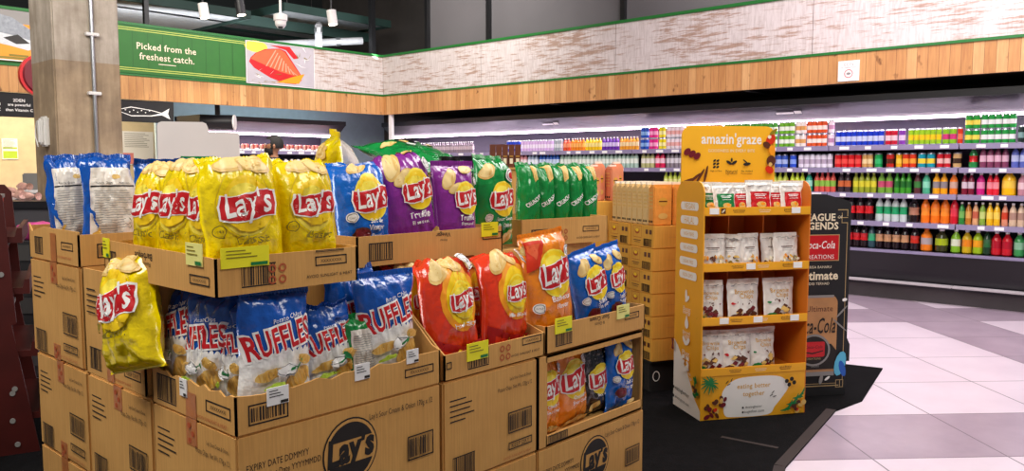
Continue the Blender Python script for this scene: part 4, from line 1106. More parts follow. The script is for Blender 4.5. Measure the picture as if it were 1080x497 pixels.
def D_classic(c, W, H):
    c.ell(0, H * .60, W * .37, H * .255, 'p_ylow', 30); c.ell(0, H * .60, W * .355, H * .245, 'film_yellow', 30)
    c.ell(0, H * .56, W * .31, H * .19, 'p_lightyellow', 26)
    chip(c, -W * .02, H * .88, W * .33, H * .055, .10); chip(c, W * .16, H * .86, W * .22, H * .045, -.2)
    logo(c, W * .02, H * .60, W * .31, W * .31, 'p_yellow', None)
    c.text('Classic', W * .04, H * .345, 'p_olive', width=W * .42, shear=.3, bold=.01)
    c.ring(-W * .33, H * .42, W * .075, W * .075, W * .012, 'p_olive'); c.text('100%', -W * .33, H * .42, 'p_olive', width=W * .09)
def D_flavour(lines, chips, fcol='p_white', disc='p_yellow', glow=None, extra=None, cz=.62, r=.31, cx=.03, tz=None):
    def f(c, W, H):
        if glow: c.ell(W * cx, H * (cz - .01), W * .39, W * .41, glow, 30); c.ell(W * cx, H * cz, W * .31, W * .33, 'p_yellow', 30)
        for (x, z, a, b, rot) in chips: chip(c, x * W, z * H, a * W, b * H, rot)
        logo(c, W * cx, H * cz, W * r, W * r * .95, disc)
        for i, (t, wd) in enumerate(lines): c.text(t, W * .06, H * ((tz or cz - .22) - i * .07), fcol, width=W * wd, bold=.015)
        if extra: extra(c, W, H)
    return f
def x_blue(c, W, H):
    seal_mark(c, -W * .34, H * .45, W * .075); c.ell(-W * .22, H * .28, W * .15, H * .07, 'p_brown', 18); c.ell(-W * .22, H * .285, W * .115, H * .05, 'p_maroon', 18); chip(c, W * .1, H * .10, W * .22, H * .045)
def x_green(c, W, H):
    seal_mark(c, W * .27, H * .78, W * .10, 'p_white'); c.ell(W * .27, H * .78, W * .05, W * .05, 'p_red', 12); seal_mark(c, -W * .32, H * .33, W * .08)
    chip(c, W * .08, H * .10, W * .26, H * .055, .5); c.ell(-W * .2, H * .11, W * .12, H * .06, 'p_white', 18); c.ell(-W * .2, H * .11, W * .08, H * .04, 'p_lime', 14)
def x_seal(c, W, H):
    seal_mark(c, W * .34, H * .82, W * .09); chip(c, -W * .15, H * .07, W * .28, H * .05, .2); chip(c, W * .2, H * .06, W * .2, H * .045, -.3)
def x_red(c, W, H):
    c.poly([(-W * .46, H * .30), (-W * .2, H * .22), (W * .1, H * .18), (W * .44, H * .22), (W * .44, H * .06), (-W * .46, H * .06)], 'p_dkred')
    c.poly([(-W * .4, H * .20), (-W * .1, H * .14), (W * .4, H * .17), (W * .4, H * .08), (-W * .4, H * .08)], 'p_deep'); chip(c, W * .15, H * .07, W * .24, H * .04, .2)
    for k in range(8): c.ell(-W * .3 + k * W * .09, H * (.13 + .02 * (k % 3)), W * .02, W * .02, 'p_yellow', 8)
    seal_mark(c, W * .35, H * .86, W * .08)
D_blue = D_flavour([('Salt &', .24), ('Vinegar', .30), ('Flavour', .2)], [(-.1, .90, .22, .05, .2)], extra=x_blue)
D_bluer = D_flavour([('Salt &', .3), ('Vinegar', .36)], [(-.22, .84, .2, .07, .7), (.22, .88, .2, .055, -.4)], extra=x_blue)
D_purple = D_flavour([('Truffle', .36), ('Flavoured', .28)], [(-.22, .83, .22, .075, .9), (-.1, .72, .2, .055, .3), (.22, .93, .16, .045, .1)], r=.28, cz=.60, cx=.12, extra=lambda c, W, H: (seal_mark(c, W * .38, H * .80, W * .06), chip(c, W * .3, H * .12, W * .2, H * .07, 1.2), c.ell(-W * .2, H * .10, W * .16, H * .06, 'p_brown', 16)))
D_green = D_flavour([('Sour Cream', .46), ('& Onion', .34)], [(-.28, .83, .2, .07, .4)], extra=x_green, cx=.05, cz=.53)
D_lying = lambda c, W, H: (chip(c, -W * .28, H * .72, W * .14, H * .06, .2), chip(c, W * .05, H * .80, W * .12, H * .06, .6), chip(c, W * .28, H * .6, W * .1, H * .04, .3), seal_mark(c, -W * .1, H * .55, W * .05), c.ell(W * .3, H * .8, W * .08, H * .03, 'p_white', 14, .4))
D_red = D_flavour([('Hot & Spicy', .42)], [(-.18, .86, .24, .07, .5), (.05, .88, .2, .06, -.3)], glow='p_orange', extra=x_red, r=.24, cz=.60, cx=.08)
D_orange = D_flavour([('Barbecue', .42), ('Flavour', .28)], [(-.3, .92, .22, .06, .3)], glow=None, extra=lambda c, W, H: (c.poly([(-W * .46, H * .96), (-W * .1, H * .95), (-W * .3, H * .74), (-W * .46, H * .7)], 'p_deep'), c.poly([(-W * .42, H * .93), (-W * .2, H * .93), (-W * .34, H * .80)], 'p_salmon'), x_seal(c, W, H), c.rect(-W * .4, H * .045, W * .3, H * .06, 'p_dkred'), seal_mark(c, -W * .38, H * .38, W * .07, 'p_white')), r=.32, cz=.65)
D_cheddar = D_flavour([('Cheddar &', .46), ('Sour Cream', .50)], [], cz=.60, r=.38, cx=.0, extra=x_seal)
D_black = D_flavour([('Black Pepper', .44)], [(-.2, .14, .2, .05, .4)], r=.36, cz=.50, cx=.02, extra=lambda c, W, H: [c.ell(-W * .3 + (k % 5) * W * .13, H * (.78 + .05 * (k % 3)), W * .025, W * .018, 'p_grey', 8) for k in range(9)])
def wavy(c, x0, x1, zb, zt, mt, n=11, amp=.010):
    top = []
    for i in range(n * 6 + 1):
        f = i / (n * 6); top.append((x0 + (x1 - x0) * f, zt + amp * abs(math.sin(math.pi * n * f))))
    # strips so the scalloped edge follows the surface
    vs = []; fs = []
    for x, z in top: vs += [(x, zb), (x, z)]
    for i in range(len(top) - 1): a = 2 * i; fs += [(a, a + 2, a + 3), (a, a + 3, a + 1)]
    c.tris(vs, fs, mt)
def D_ruffles(c, W, H):
    wavy(c, -W * .5, W * .5, .0, H * .53, 'film_white'); wavy(c, -W * .5, W * .5, 0, H * .135, 'film_green')
    c.text("RUFFLES", 0, H * .645, 'p_white', width=W * 1.0, bold=.075, rot=.20, sy=1.6)
    c.text("RUFFLES", 0, H * .645, 'p_red', width=W * .94, bold=.024, rot=.20, sy=1.6)
    c.text('Potato Chips', W * .10, H * .80, 'p_white', width=W * .42, rot=.18, shear=.2)
    for (x, z, a, b, r_) in ((.22, .30, .22, .085, .5), (-.2, .37, .18, .045, .25), (.28, .46, .11, .04, -.3)):
        c.ell(x * W, z * H, a * W, b * H, 'p_tan', 20, r_)
        for k in range(-3, 4): c.ell(x * W + k * a * W * .22, z * H + k * a * W * .22 * math.tan(r_) * .8, a * W * .05, b * H * .8, 'p_gold', 10, r_ - .1)
    c.ell(-W * .16, H * .285, W * .14, H * .022, 'p_lime', 14, .2); c.ell(W * .02, H * .40, W * .13, H * .05, 'p_white', 18, .3); c.ring(W * .02, H * .40, W * .13, W * .07, W * .01, 'p_grey')
    for k in range(3): c.ell(W * (.1 + k * .05), H * (.40 + k * .02), W * .045, H * .008, 'p_green', 8, .7 + k * .5)
    c.text('SOUR CREAM', -W * .02, H * .085, 'p_white', width=W * .6, bold=.03, rot=.06); seal_mark(c, -W * .36, H * .09, W * .07, 'p_green')
def D_back(c, W, H):
    c.poly([(-W * .42, H * .05), (W * .485, H * .05), (W * .485, H * .87), (-W * .36, H * .87)], 'film_wrap')
    c.rect(-W * .36, H * .70, W * .44, H * .715, 'p_black'); c.ell(W * .1, H * .79, W * .08, H * .02, 'p_tan', 14)
    c.text('Potato Chips', -W * .12, H * .735, 'p_black', width=W * .3); c.text('Nutrition', W * .25, H * .735, 'p_black', width=W * .2)
    rk = random.Random(5)
    for k in range(22): c.rect(-W * .30, H * (.66 - k * .024), W * rk.uniform(.1, .40), H * (.666 - k * .024), 'p_grey')
    c.poly([(-W * .42, H * .66), (-W * .38, H * .66), (-W * .34, H * .48), (-W * .24, H * .34), (-W * .26, H * .30), (-W * .38, H * .46)], 'film_navy'); c.poly([(-W * .36, H * .12), (-W * .30, H * .27), (-W * .22, H * .33), (-W * .22, H * .29), (-W * .27, H * .24), (-W * .32, H * .10)], 'p_gold')
    c.barcode(W * .1, H * .10, W * .36, H * .2, 'ink', False, 4)
D_rear = lambda c, W, H: (c.rect(-W * .38, H * .10, W * .40, H * .86, 'film_wrap'), [c.rect(-W * .32, H * (.78 - k * .03), W * .3, H * (.787 - k * .03), 'p_grey') for k in range(20)])
PX, PY = .861, 1.582
FRONT, LEFT = 0.0, R(-90)
def bag(film, design, r, b, z, face, label, W=.195, H=.28, d=.085, lean=-6, roll=0, seed=1, fold=0.0, turn=0, crumple=1.0, **k):
    if fold > 0: H *= 1 + .10 * fold; k.setdefault('taper', .12)
    o = make_bag('crisps_bag', W, H, d, film, design, seed, fold * 2.3, crumple=crumple, **k)
    o.location = (PX + r, PY + b, z); o.rotation_euler = (R(lean), R(roll), face + R(turn))
    return tag(o, label, 'crisps bag')

# ------------------------------------------------------------------ cartons
LINES = ["EXPIRY DATE DDMMYY", "Manufacturing Date YYYYMMDD"]
def marks(c, d, h, long_face, seed, name1="Lay's Sour Cream & Onion", name2='Potato Chips  Net Wt. 170g x 12'):
    # printing of one carton side: c maps (u along the side from its left end, v up)
    if long_face:
        e = h - .298; h = .298
        c.text(LINES[0], d * .17, e + h * .74, 'ink', width=.16, sy=1.5); c.text(LINES[1], d * .19, e + h * .65, 'ink', width=.20, sy=1.5)
        r = .082; cx, cz = d * .50, e + h * .635
        c.ell(cx, cz, r, r * 1.02, 'ink', 30); c.k += .0003; c.ell(cx, cz, r * .95, r * .97, 'cardboard', 30)
        for s in (1, -1):
            c.poly([(cx + r * .86 * math.cos(R(a)), cz + s * r * .88 * math.sin(R(a))) for a in range(24, 157, 6)], 'ink')
        c.text("Lay's", cx, cz, 'ink', width=r * 1.75, bold=.045, shear=.18, sy=1.3, rot=.06)
        c.text("Lay's Sour Cream & Onion 170g x 12", d * .77, e + h * .87, 'ink', width=.21, sy=1.6)
        c.barcode(d * .80, e + h * .38, d * .95, e + h * .60, 'ink', True, seed)
        c.barcode(d * .03, e + h * .08, d * .18, e + h * .26, 'ink', False, seed + 1)
        c.frame(d * .80, e + h * .06, d * .95, e + h * .14, .003, 'ink')
    else:
        for k in range(5): c.rect(d * .06, h * (.80 - k * .05), d * (.06 + [.16, .22, .20, .24, .15][k]), h * (.812 - k * .05), 'ink')
        c.text(name1, d * .80, h * .86, 'ink', width=d * .24, sy=1.6); c.text(name2, d * .74, h * .77, 'ink', width=d * .38, sy=1.6)
        c.barcode(d * .66, h * .30, d * .93, h * .52, 'ink', True, seed)
        c.barcode(d * .08, h * .05, d * .30, h * .25, 'ink', False, seed + 1)
        c.frame(d * .66, h * .13, d * .93, h * .21, .0035, 'ink'); c.text('KEEP DRY', d * .795, h * .17, 'ink', width=d * .2)
        c.text('AVOID SUNLIGHT & HEAT', d * .76, h * .06, 'ink_red', width=d * .32)
def carton(r, b, z, w, d, h, label, seed=1, face_l=True, face_f=True, long_f=True, tapes=True):
    m = MB().box(0, w, 0, d, 0, h, 'cardboard', bev=.005)
    if face_l: marks(Canvas(m, lambda u, v, k: (-k, d - u, v)), d, h, False, seed)
    if face_f: marks(Canvas(m, lambda u, v, k: (u, -k, v)), w, h, long_f, seed + 3)
    o = m.build('carton', None, (PX + r, PY + b, z)); tag(o, label, 'carton')
    if tapes:
        t = MB(); t.box(-.0012, -.0002, d * .5 - .026, d * .5 + .026, h * .78, h, 'tape'); t.box(-.0012, -.0002, d * .5 - .026, d * .5 + .026, 0, h * .16, 'tape'); t.box(0, w, d * .5 - .026, d * .5 + .026, h, h + .0008, 'tape')
        cc = Canvas(t, lambda u, v, k: (-.0012 - k, d - u, v))
        for q in range(3):
            for zz in (h * .82 + q * .018, h * .03 + q * .012): cc.ell(d * .5 - .008 + .016 * (q % 2), zz, .008, .007, 'ink_red', 10)
        t.build('tape', o)
    return o
def open_carton(r, b, z, w, d, label, pf, pl, pr, pb, seed=1, prints=(), cut=True, rot=0, price=()):
    # side outlines: lists of (distance along the side, height); pf front, pl left (from rear to front), pr right (front to rear), pb rear
    T_ = .005; m = MB()
    def side(pts, y0, y1, ax):
        q = [(pts[0][0], 0)] + pts + [(pts[-1][0], 0)]
        q = [q[0]] + [q[-1]] + q[-2:0:-1]
        m.prism(q, y0, y1, 'cardboard', axis=ax)
    side(pf, 0, T_, 'y'); side(pb, d - T_, d, 'y')
    side([(d - u, v) for u, v in pl][::-1], 0, T_, 'x'); side(pr, w - T_, w, 'x')
    m.box(T_, w - T_, T_, d - T_, 0, T_, 'cardboard')
    cf = Canvas(m, lambda u, v, k: (u, -k, v)); cl = Canvas(m, lambda u, v, k: (-k, d - u, v))
    for f in prints: f(cf, cl, w, d)
    o = m.build('cut_carton' if cut else 'carton_tray', None, (PX + r, PY + b, z), (0, 0, rot)); tag(o, label, 'carton')
    for (fc, u, v, pw, ph_, mt) in price:
        t = MB(); cc = (lambda a, b2, k: (a, -.0035 - k, b2)) if fc == 'f' else (lambda a, b2, k: (-.0035 - k, d - a, b2))
        q = [(u, v), (u + pw, v), (u + pw, v + ph_), (u, v + ph_)]
        vs = [cc(a, b2, 0) for a, b2 in q] + [cc(a, b2, -.0025) for a, b2 in q]
        t.add(vs, [(0, 1, 2, 3), (7, 6, 5, 4), (0, 4, 5, 1), (1, 5, 6, 2), (2, 6, 7, 3), (3, 7, 4, 0)], mt)
        c2 = Canvas(t, cc)
        for q2 in range(3): c2.rect(u + pw * .1, v + ph_ * (.8 - q2 * .16), u + pw * (.5 + .12 * q2), v + ph_ * (.85 - q2 * .16), 'ink' if mt == 'paper' else 'p_olive')
        c2.rect(u + pw * .60, v + ph_ * .06, u + pw * .96, v + ph_ * .22, 'p_green' if mt != 'paper' else 'ink')
        t.build('price_tag', o)['label'] = {'paper': 'small white price tag', 'price_yellow': 'bright yellow price tag', 'price_pale': 'pale yellow price tag'}[mt]
    return o
def tray_prints(bar_u, lab_u, txt=None, red_u=None, note_u=None, long_='f'):
    def f(cf, cl, w, d):
        for c, L in ((cf, w),) if long_ == 'f' else ((cl, d),):
            c.barcode(bar_u, .018, bar_u + .085, .062, 'ink', False, int(bar_u * 100) + 2)
            c.frame(lab_u, .045, lab_u + .09, .068, .003, 'ink'); c.text('XXXXXXXX', lab_u + .045, .0565, 'ink', width=.06)
            if note_u: c.text('AVOID SUNLIGHT & HEAT', note_u, .022, 'ink', width=.13)
            if txt:
                c.text(txt[0], txt[1], .074, 'ink', width=txt[2], rot=math.pi, bold=.01); c.text(txt[3], txt[1], .056, 'ink', width=txt[2] * .5, rot=math.pi)
            if red_u:
                for q in range(4): c.ring(red_u + (q % 2) * .026, .025 + (q // 2) * .026, .010, .010, .004, 'ink_red', 12)
    return f
def side_prints(cf, cl, w, d):
    cl.barcode(.05, .018, .12, .065, 'ink', False, 12); cl.frame(d - .13, .04, d - .04, .064, .003, 'ink'); cl.text('XXXXXXXX', d - .085, .052, 'ink', width=.06); cl.text('AVOID SUNLIGHT & HEAT', d - .11, .018, 'ink_red', width=.12)
    cl.rect(.19, 0.0, .235, .085, 'tape')

# left pallet, lowest layer: only their upper part shows in the photograph
carton(0, .83, 0, .6, .405, .468, 'brown carton at the very bottom left, lowest of the rear left stack', 11, long_f=True, face_f=False)
carton(0, .415, 0, .6, .405, .468, 'brown carton at floor level under the middle of the left carton row', 12, face_f=False)
carton(0, 0, 0, .6, .405, .468, 'brown carton at floor level under the front corner carton', 13)
carton(.61, 0, 0, .395, .405, .468, 'brown carton at floor level below the red bag column', 14, face_l=False, long_f=False)
carton(1.01, 0, .0, .60, .405, .468, 'brown carton with a black round emblem, under the open carton at the right', 15, face_l=False)
# second layer
carton(0, .83, .47, .6, .405, .298, 'brown carton in the middle of the rear left stack', 21, face_f=False)
carton(0, .415, .47, .6, .405, .298, 'brown carton under the cut carton that holds the fallen yellow bag', 22, face_f=False)
carton(0, 0, .47, .6, .405, .298, 'big front corner carton with a black round emblem facing front', 23)
carton(.61, 0, .47, .395, .405, .295, 'brown carton below the red bags, printed with a framed barcode', 24, face_l=False, long_f=False)
# third layer
carton(0, .85, .77, .6, .405, .298, 'brown carton at the top of the rear left stack, under the tray of white-backed bags', 31, face_f=False)
open_carton(.005, .455, .77, .55, .385, 'carton cut open on its front corner, holding a fallen yellow bag',
            [(0, .085), (.10, .08), (.45, .08), (.55, .298)], [(0, .298), (.235, .298), (.38, .085), (.385, .085)], [(0, .298), (.385, .298)], [(0, .298), (.55, .298)],
            prints=[lambda cf, cl, w, d: (cl.barcode(.03, .02, .11, .075, 'ink', False, 3), cl.frame(.26, .03, .36, .055, .003, 'ink'), cl.text('KEEP DRY', .31, .0425, 'ink', width=.07), cl.text('AVOID SUNLIGHT & HEAT', .24, .012, 'ink_red', width=.12),
                                          cl.rect(.15, .0, .195, .06, 'tape'), cl.rect(.15, .235, .195, .298, 'tape'), [cl.rect(.03, .24 - k * .016, .03 + [.06, .09, .075, .10, .06][k], .244 - k * .016, 'ink') for k in range(5)], cl.barcode(.25, .10, .33, .16, 'ink', True, 8), cf.barcode(.08, .015, .16, .07, 'ink', True, 9))])
# the carton the blue bags of ridged crisps stand in, cut low at the front corner
def pr_ruf(cf, cl, w, d):
    cl.barcode(.03, .015, .13, .075, 'ink', False, 5); cl.frame(.275, .03, .385, .058, .0035, 'ink'); cl.text('XXXXXXXX', .33, .044, 'ink', width=.07); cl.rect(.18, 0, .23, .06, 'tape'); cl.text('AVOID SUNLIGHT & HEAT', .30, .012, 'ink_red', width=.14)
    cf.barcode(.03, .015, .13, .062, 'ink', True, 6); cf.frame(.475, .035, .575, .058, .003, 'ink'); cf.text('XXXXXXXX', .525, .0465, 'ink', width=.065)
jag = lambda a, b, z, s: [(a + (b - a) * i / 14, z + .006 * math.sin(i * 2.3 + s)) for i in range(15)]
open_carton(0, 0, .77, .6, .405, 'cut carton at the front corner holding the blue and white bags',
            jag(0, .5, .083, 1) + [(.6, .088)], [(0, .10), (.05, .085)] + jag(.08, .405, .084, 2), [(0, .09), (.03, .10), (.20, .24), (.40, .30), (.405, .30)], [(0, .30), (.6, .30)],
            prints=[pr_ruf], price=[('l', .155, .045, .035, .042, 'paper'), ('f', .075, .05, .055, .04, 'paper'), ('f', .315, .06, .045, .04, 'paper'), ('f', .48, .072, .04, .036, 'paper')])
open_carton(.615, 0, .77, .425, .40, 'cut carton holding the red and orange bags, second from the front corner',
            [(0, .07), (.425, .07)], [(0, .298), (.2, .22), (.37, .09), (.40, .07)], [(0, .07), (.1, .1), (.36, .298), (.40, .298)], [(0, .298), (.425, .298)],
            prints=[tray_prints(.09, .32, None, .23, .335), lambda cf, cl, w, d: cf.frame(.005, .03, .025, .05, .003, 'ink')], price=[('f', .085, .038, .085, .05, 'price_yellow')])
open_carton(1.05, 0, .77, .56, .405, 'carton tray holding the orange bag and two blue bags, at the right',
            [(0, .085), (.56, .085)], [(0, .085), (.405, .085)], [(0, .085), (.405, .085)], [(0, .085), (.56, .085)], cut=False,
            prints=[tray_prints(.045, .43, ('Sour Cream', .28, .11, '& Onion'), None, None)], price=[('f', .04, .055, .085, .05, 'price_yellow'), ('f', .38, .055, .075, .048, 'price_pale')])
# the carton lying open towards the front
m = MB(); w, d, h = .595, .405, .29
for a in ((0, w, 0, d, 0, .006), (0, w, 0, d, h - .006, h), (0, .045, 0, .006, .006, h - .006), (0, .006, 0, d, 0, h), (w - .006, w, 0, d, 0, h), (w - .014, w, 0, .006, .006, h - .006), (0, w, d - .006, d, 0, h), (.04, w - .01, 0, .006, .0, .034), (.04, w - .01, 0, .006, h - .022, h)): m.box(*a, 'cardboard')
c = Canvas(m, lambda u, v, k: (u, -k, v)); c.barcode(.05, .008, .15, .028, 'ink', False, 4)
tag(m.build('cut_carton', None, (PX + 1.01, PY, .472)), 'carton with its whole front cut away, holding bags, lower right', 'carton')
# tall carton blocks behind that carry the upper trays
carton(.61, .42, 0, .60, .41, 1.06, 'tall brown carton block behind the red bags, carrying the blue and purple tray', 41, False, False, tapes=False)
carton(1.23, .42, 0, .62, .41, 1.045, 'tall brown carton block behind the orange bag, carrying the green tray', 42, False, False, tapes=False)
# upper trays
open_carton(0, .85, 1.07, .6, .405, 'carton tray of white-backed bags on top of the rear left stack', [(0, .09), (.6, .09)], [(0, .105), (.03, .082), (.12, .10), (.405, .098)], [(0, .09), (.405, .09)], [(0, .10), (.6, .10)], cut=False,
            prints=[side_prints, lambda cf, cl, w, d: cf.barcode(.05, .02, .14, .062, 'ink', True, 14)])
open_carton(-.02, .03, 1.073, .372, .585, 'carton tray full of yellow bags at the top left of the display', [(0, .083), (.372, .083)], [(0, .09), (.585, .083)], [(0, .085), (.585, .085)], [(0, .085), (.372, .085)], cut=False,
            prints=[tray_prints(.06, .25, None, .135, .29), lambda cf, cl, w, d: (cl.text('Barbeque', .235, .066, 'ink', width=.095, rot=math.pi, bold=.01), cl.text('Flavour', .25, .045, 'ink', width=.045, rot=math.pi), cl.barcode(.03, .02, .075, .06, 'ink', False, 7), cl.frame(.47, .02, .56, .042, .003, 'ink'), cl.text('XXXXXXXX', .515, .031, 'ink', width=.06), cf.frame(.25, .078, .33, .083, .002, 'ink'))],
            price=[('l', .46, .062, .075, .05, 'price_pale'), ('f', .012, .06, .115, .045, 'price_yellow'), ('l', .0, .045, .04, .05, 'price_yellow')])
open_carton(.48, .2, 1.076, .585, .40, 'carton tray of blue and purple bags beside the yellow tray', [(0, .085), (.585, .085)], [(0, .085), (.40, .085)], [(0, .085), (.40, .085)], [(0, .085), (.585, .085)], cut=False,
            prints=[tray_prints(.04, .49, ('Vinegar', .32, .06, 'Flavour'))], price=[('f', .485, .055, .075, .045, 'price_yellow')])
open_carton(1.44, .45, 1.046, .46, .36, 'carton tray of green bags standing edge-on, behind the orange bag', [(0, .105), (.46, .105)], [(0, .105), (.36, .105)], [(0, .105), (.36, .105)], [(0, .105), (.46, .105)], cut=False, rot=R(-10),
            prints=[tray_prints(.05, .32, None, .20, .35)])

# ------------------------------------------------------------------ bags of crisps
zt = 1.081
bag('film_yellow', D_classic, .075, .525, zt, LEFT, 'yellow bag facing left, rearmost of the three along the tray side', seed=11, fold=.5, lean=-5, H=.275, W=.18, d=.085, turn=11)
bag('film_yellow', D_classic, .075, .375, zt, LEFT, 'yellow bag facing left, middle of the three along the tray side', seed=12, fold=.6, lean=-4, H=.28, W=.18, d=.085, roll=2, turn=10)
bag('film_yellow', D_classic, .075, .225, zt, LEFT, 'yellow bag facing left, nearest the tray corner', seed=13, fold=.5, lean=-4, H=.28, W=.17, d=.075, turn=9)
bag('film_yellow', D_classic, .095, .098, zt + .004, FRONT, 'big yellow bag facing front at the corner of the yellow tray', seed=14, fold=.35, lean=-5, H=.285, W=.19, d=.10, roll=-3, turn=-14)
bag('film_yellow', D_classic, .268, .11, zt + .004, FRONT, 'yellow bag facing front beside the blue bag', seed=15, fold=.4, lean=-6, H=.28, W=.165, d=.085, turn=-6)
bag('film_yellow', D_classic, .24, .25, zt, FRONT, 'yellow bag standing behind the two front-facing yellow bags', seed=16, fold=.3, lean=-2, H=.272, W=.17, d=.08)
bag('film_yellow', D_rear, .265, .42, zt, FRONT, 'yellow bag in the rear of the yellow tray, mostly hidden', seed=17, fold=.3, lean=-2, H=.27, W=.17, d=.08)
bag('film_yellow', D_classic, .625, .465, zt + .005, R(-116), 'tall yellow bag with a white back, edge-on above the blue bag', seed=18, lean=3, roll=5, H=.365, W=.21, d=.15, turn=0, crumple=1.0, back='film_wrap')
bag('film_blue', D_blue, .575, .285, zt + .004, FRONT, 'blue bag in the upper tray between yellow and purple bags', seed=21, fold=.35, lean=-4, H=.27, W=.195, d=.09, roll=-2)
bag('film_purple', D_purple, .76, .29, zt + .004, FRONT, 'left purple bag, leaning over in the upper tray', seed=22, fold=.7, lean=-4, roll=-7, H=.30, W=.20, d=.09, turn=-8)
bag('film_purple', D_purple, .93, .275, zt + .004, FRONT, 'right purple bag standing upright in the upper tray', seed=23, fold=.0, lean=-5, H=.275, W=.185, d=.08, crumple=.5)
bag('film_black', D_rear, 1.01, .40, zt + .004, FRONT, 'dark bag edge showing behind the right purple bag', seed=24, lean=0, H=.29, W=.09, d=.07)
bag('film_green', D_lying, 1.02, .40, zt + .255, FRONT, 'green bag lying flat across the tops of the purple bags', seed=25, lean=-74, H=.30, W=.33, d=.09, turn=8)
bag('film_purple', D_rear, .82, .47, zt + .004, FRONT, 'purple bag behind the left purple bag', seed=26, lean=0, H=.27, W=.19, d=.08)
bag('film_green', D_green, 1.31, .47, 1.061, FRONT, 'large green bag facing front right of the purple bags', seed=31, lean=-2, H=.32, W=.205, d=.095, fold=.2)
def D_gside(c, W, H):
    c.text('Sour Cream & Onion', -W * .05, H * .50, 'p_white', width=H * .5, rot=math.pi / 2, bold=.02); chip(c, -W * .1, H * .86, W * .3, H * .05, .3); seal_mark(c, W * .2, H * .2, W * .14)
def D_gfold(c, W, H):
    c.text('CRUNCHY', -W * .02, H * .52, 'p_white', width=W * .75, bold=.04, rot=.55, sy=1.5)
    c.poly([(-W * .10, H * .95), (W * .36, H * .95), (W * .30, H * .80), (W * .04, H * .76)], 'p_tan'); c.poly([(0, H * .95), (W * .3, H * .94), (W * .24, H * .83)], 'p_chip'); seal_mark(c, W * .32, H * .22, W * .10)
for k in range(5):
    rr_ = 1.60 + k * .082; bb_ = .54 - k * .012
    bag('film_green', D_gfold, rr_, bb_ + .02, 1.055, FRONT, 'narrow green bag turned sideways in the green tray, %s' % ['leftmost', 'second from left', 'middle', 'second from right', 'rightmost'][k], seed=40 + k, lean=-2, roll=2 - k % 2, H=.30, W=.105, d=.10, fold=.25, turn=-12 + 2 * (k % 2))
# rear tray with white-backed bags and blue tops
bag('film_navy', D_back, .135, .965, 1.078, FRONT, 'right white-backed blue bag in the rear left tray', seed=51, lean=-3, H=.30, W=.16, d=.085, turn=-10, fold=.15)
bag('film_navy', D_back, .085, 1.085, 1.078, FRONT, 'left white-backed blue bag in the rear left tray, by the column', seed=52, lean=-4, H=.30, W=.15, d=.085, turn=-14, roll=-3, fold=.15)
for k, (r_, b_, s_) in enumerate([(.31, 1.04, 53), (.43, 1.0, 54), (.53, 1.06, 55)]):
    bag('film_navy', D_back, r_, b_, 1.078, FRONT, 'blue bag in the rear tray seen only above the yellow bags, %s' % ['left', 'middle', 'right'][k], seed=s_, lean=-3, H=.29, W=.14, d=.08, fold=-.15)
bag('film_green', D_green, .53, 1.17, 1.078, FRONT, 'green bag top peeking over the yellow bags at the rear', seed=56, lean=-3, H=.30, W=.14, d=.07)
# fallen yellow bag
bag('film_yellow', D_classic, -.04, .395, .856, LEFT, 'yellow bag slumped out of the cut carton on the left side', seed=61, lean=-7, roll=-13, H=.265, W=.215, d=.095, fold=.4, crumple=1.4, turn=14)
bag('film_yellow', D_classic, .20, .66, .777, LEFT, 'yellow bag deep inside the cut carton behind the slumped one', seed=62, lean=-3, H=.26, W=.18, d=.09)
# blue and white bags of ridged crisps
z0 = .777
bag('film_navy', D_ruffles, .06, .345, z0, LEFT, 'blue and white bag facing left, rearmost on the side', seed=71, lean=-3, roll=-4, H=.275, W=.185, d=.07, fold=.3)
bag('film_navy', D_ruffles, .055, .215, z0, LEFT, 'blue and white bag facing left with its lettering showing, middle of the side', seed=72, lean=-2, roll=3, H=.275, W=.185, d=.075, turn=6)
bag('film_navy', D_ruffles, .075, .115, z0, LEFT, 'blue and white bag edge showing left of the big front one', seed=73, lean=-2, H=.265, W=.15, d=.06, turn=4)
bag('film_navy', D_ruffles, .125, .045, z0, FRONT, 'large front blue and white bag at the corner', seed=74, lean=-3, H=.285, W=.195, d=.065, roll=2, crumple=.7)
bag('film_navy', D_ruffles, .30, .085, z0, FRONT, 'lower blue and white bag sunk between two taller ones', seed=75, lean=-6, H=.235, W=.17, d=.075, fold=-.3, roll=-3, crumple=1.3)
bag('film_navy', D_ruffles, .475, .07, z0, FRONT, 'right-hand front blue and white bag by the red bags', seed=76, lean=-4, H=.29, W=.20, d=.075, roll=0, crumple=.8)
bag('film_navy', D_ruffles, .44, .17, z0, FRONT, 'blue and white bag standing behind the right-hand front one', seed=77, lean=-2, H=.295, W=.19, d=.07, fold=.2)
bag('film_navy', D_rear, .27, .27, z0, FRONT, 'blue bag deep in the shadow of the front corner carton', seed=78, lean=-2, H=.25, W=.18, d=.07)
bag('film_green', D_rear, .385, .075, z0, FRONT, 'narrow dark green bag between two blue and white ones', seed=79, lean=-2, H=.19, W=.09, d=.06)
# red bags
bag('film_red', D_red, .735, .085, z0, FRONT, 'left red bag in front, leaning slightly', seed=81, lean=-7, H=.30, W=.21, d=.10, fold=.5, roll=-3, crumple=1.3)
bag('film_red', D_red, .95, .085, z0, FRONT, 'right red bag in front, next to the orange bag', seed=82, lean=-6, H=.30, W=.20, d=.10, fold=.5, roll=2, crumple=1.2)
bag('film_red', D_red, .70, .21, z0, FRONT, 'red bag behind the left front red bag', seed=83, lean=-2, H=.30, W=.17, d=.08, fold=.5, roll=-5)
bag('film_red', D_red, .92, .22, z0, FRONT, 'red bag behind, between the two front red bags', seed=84, lean=-2, H=.29, W=.17, d=.08, fold=.4)
bag('film_black', D_black, .80, .31, z0, FRONT, 'dark bag at the back of the red bag carton', seed=85, lean=-1, H=.285, W=.2, d=.08)
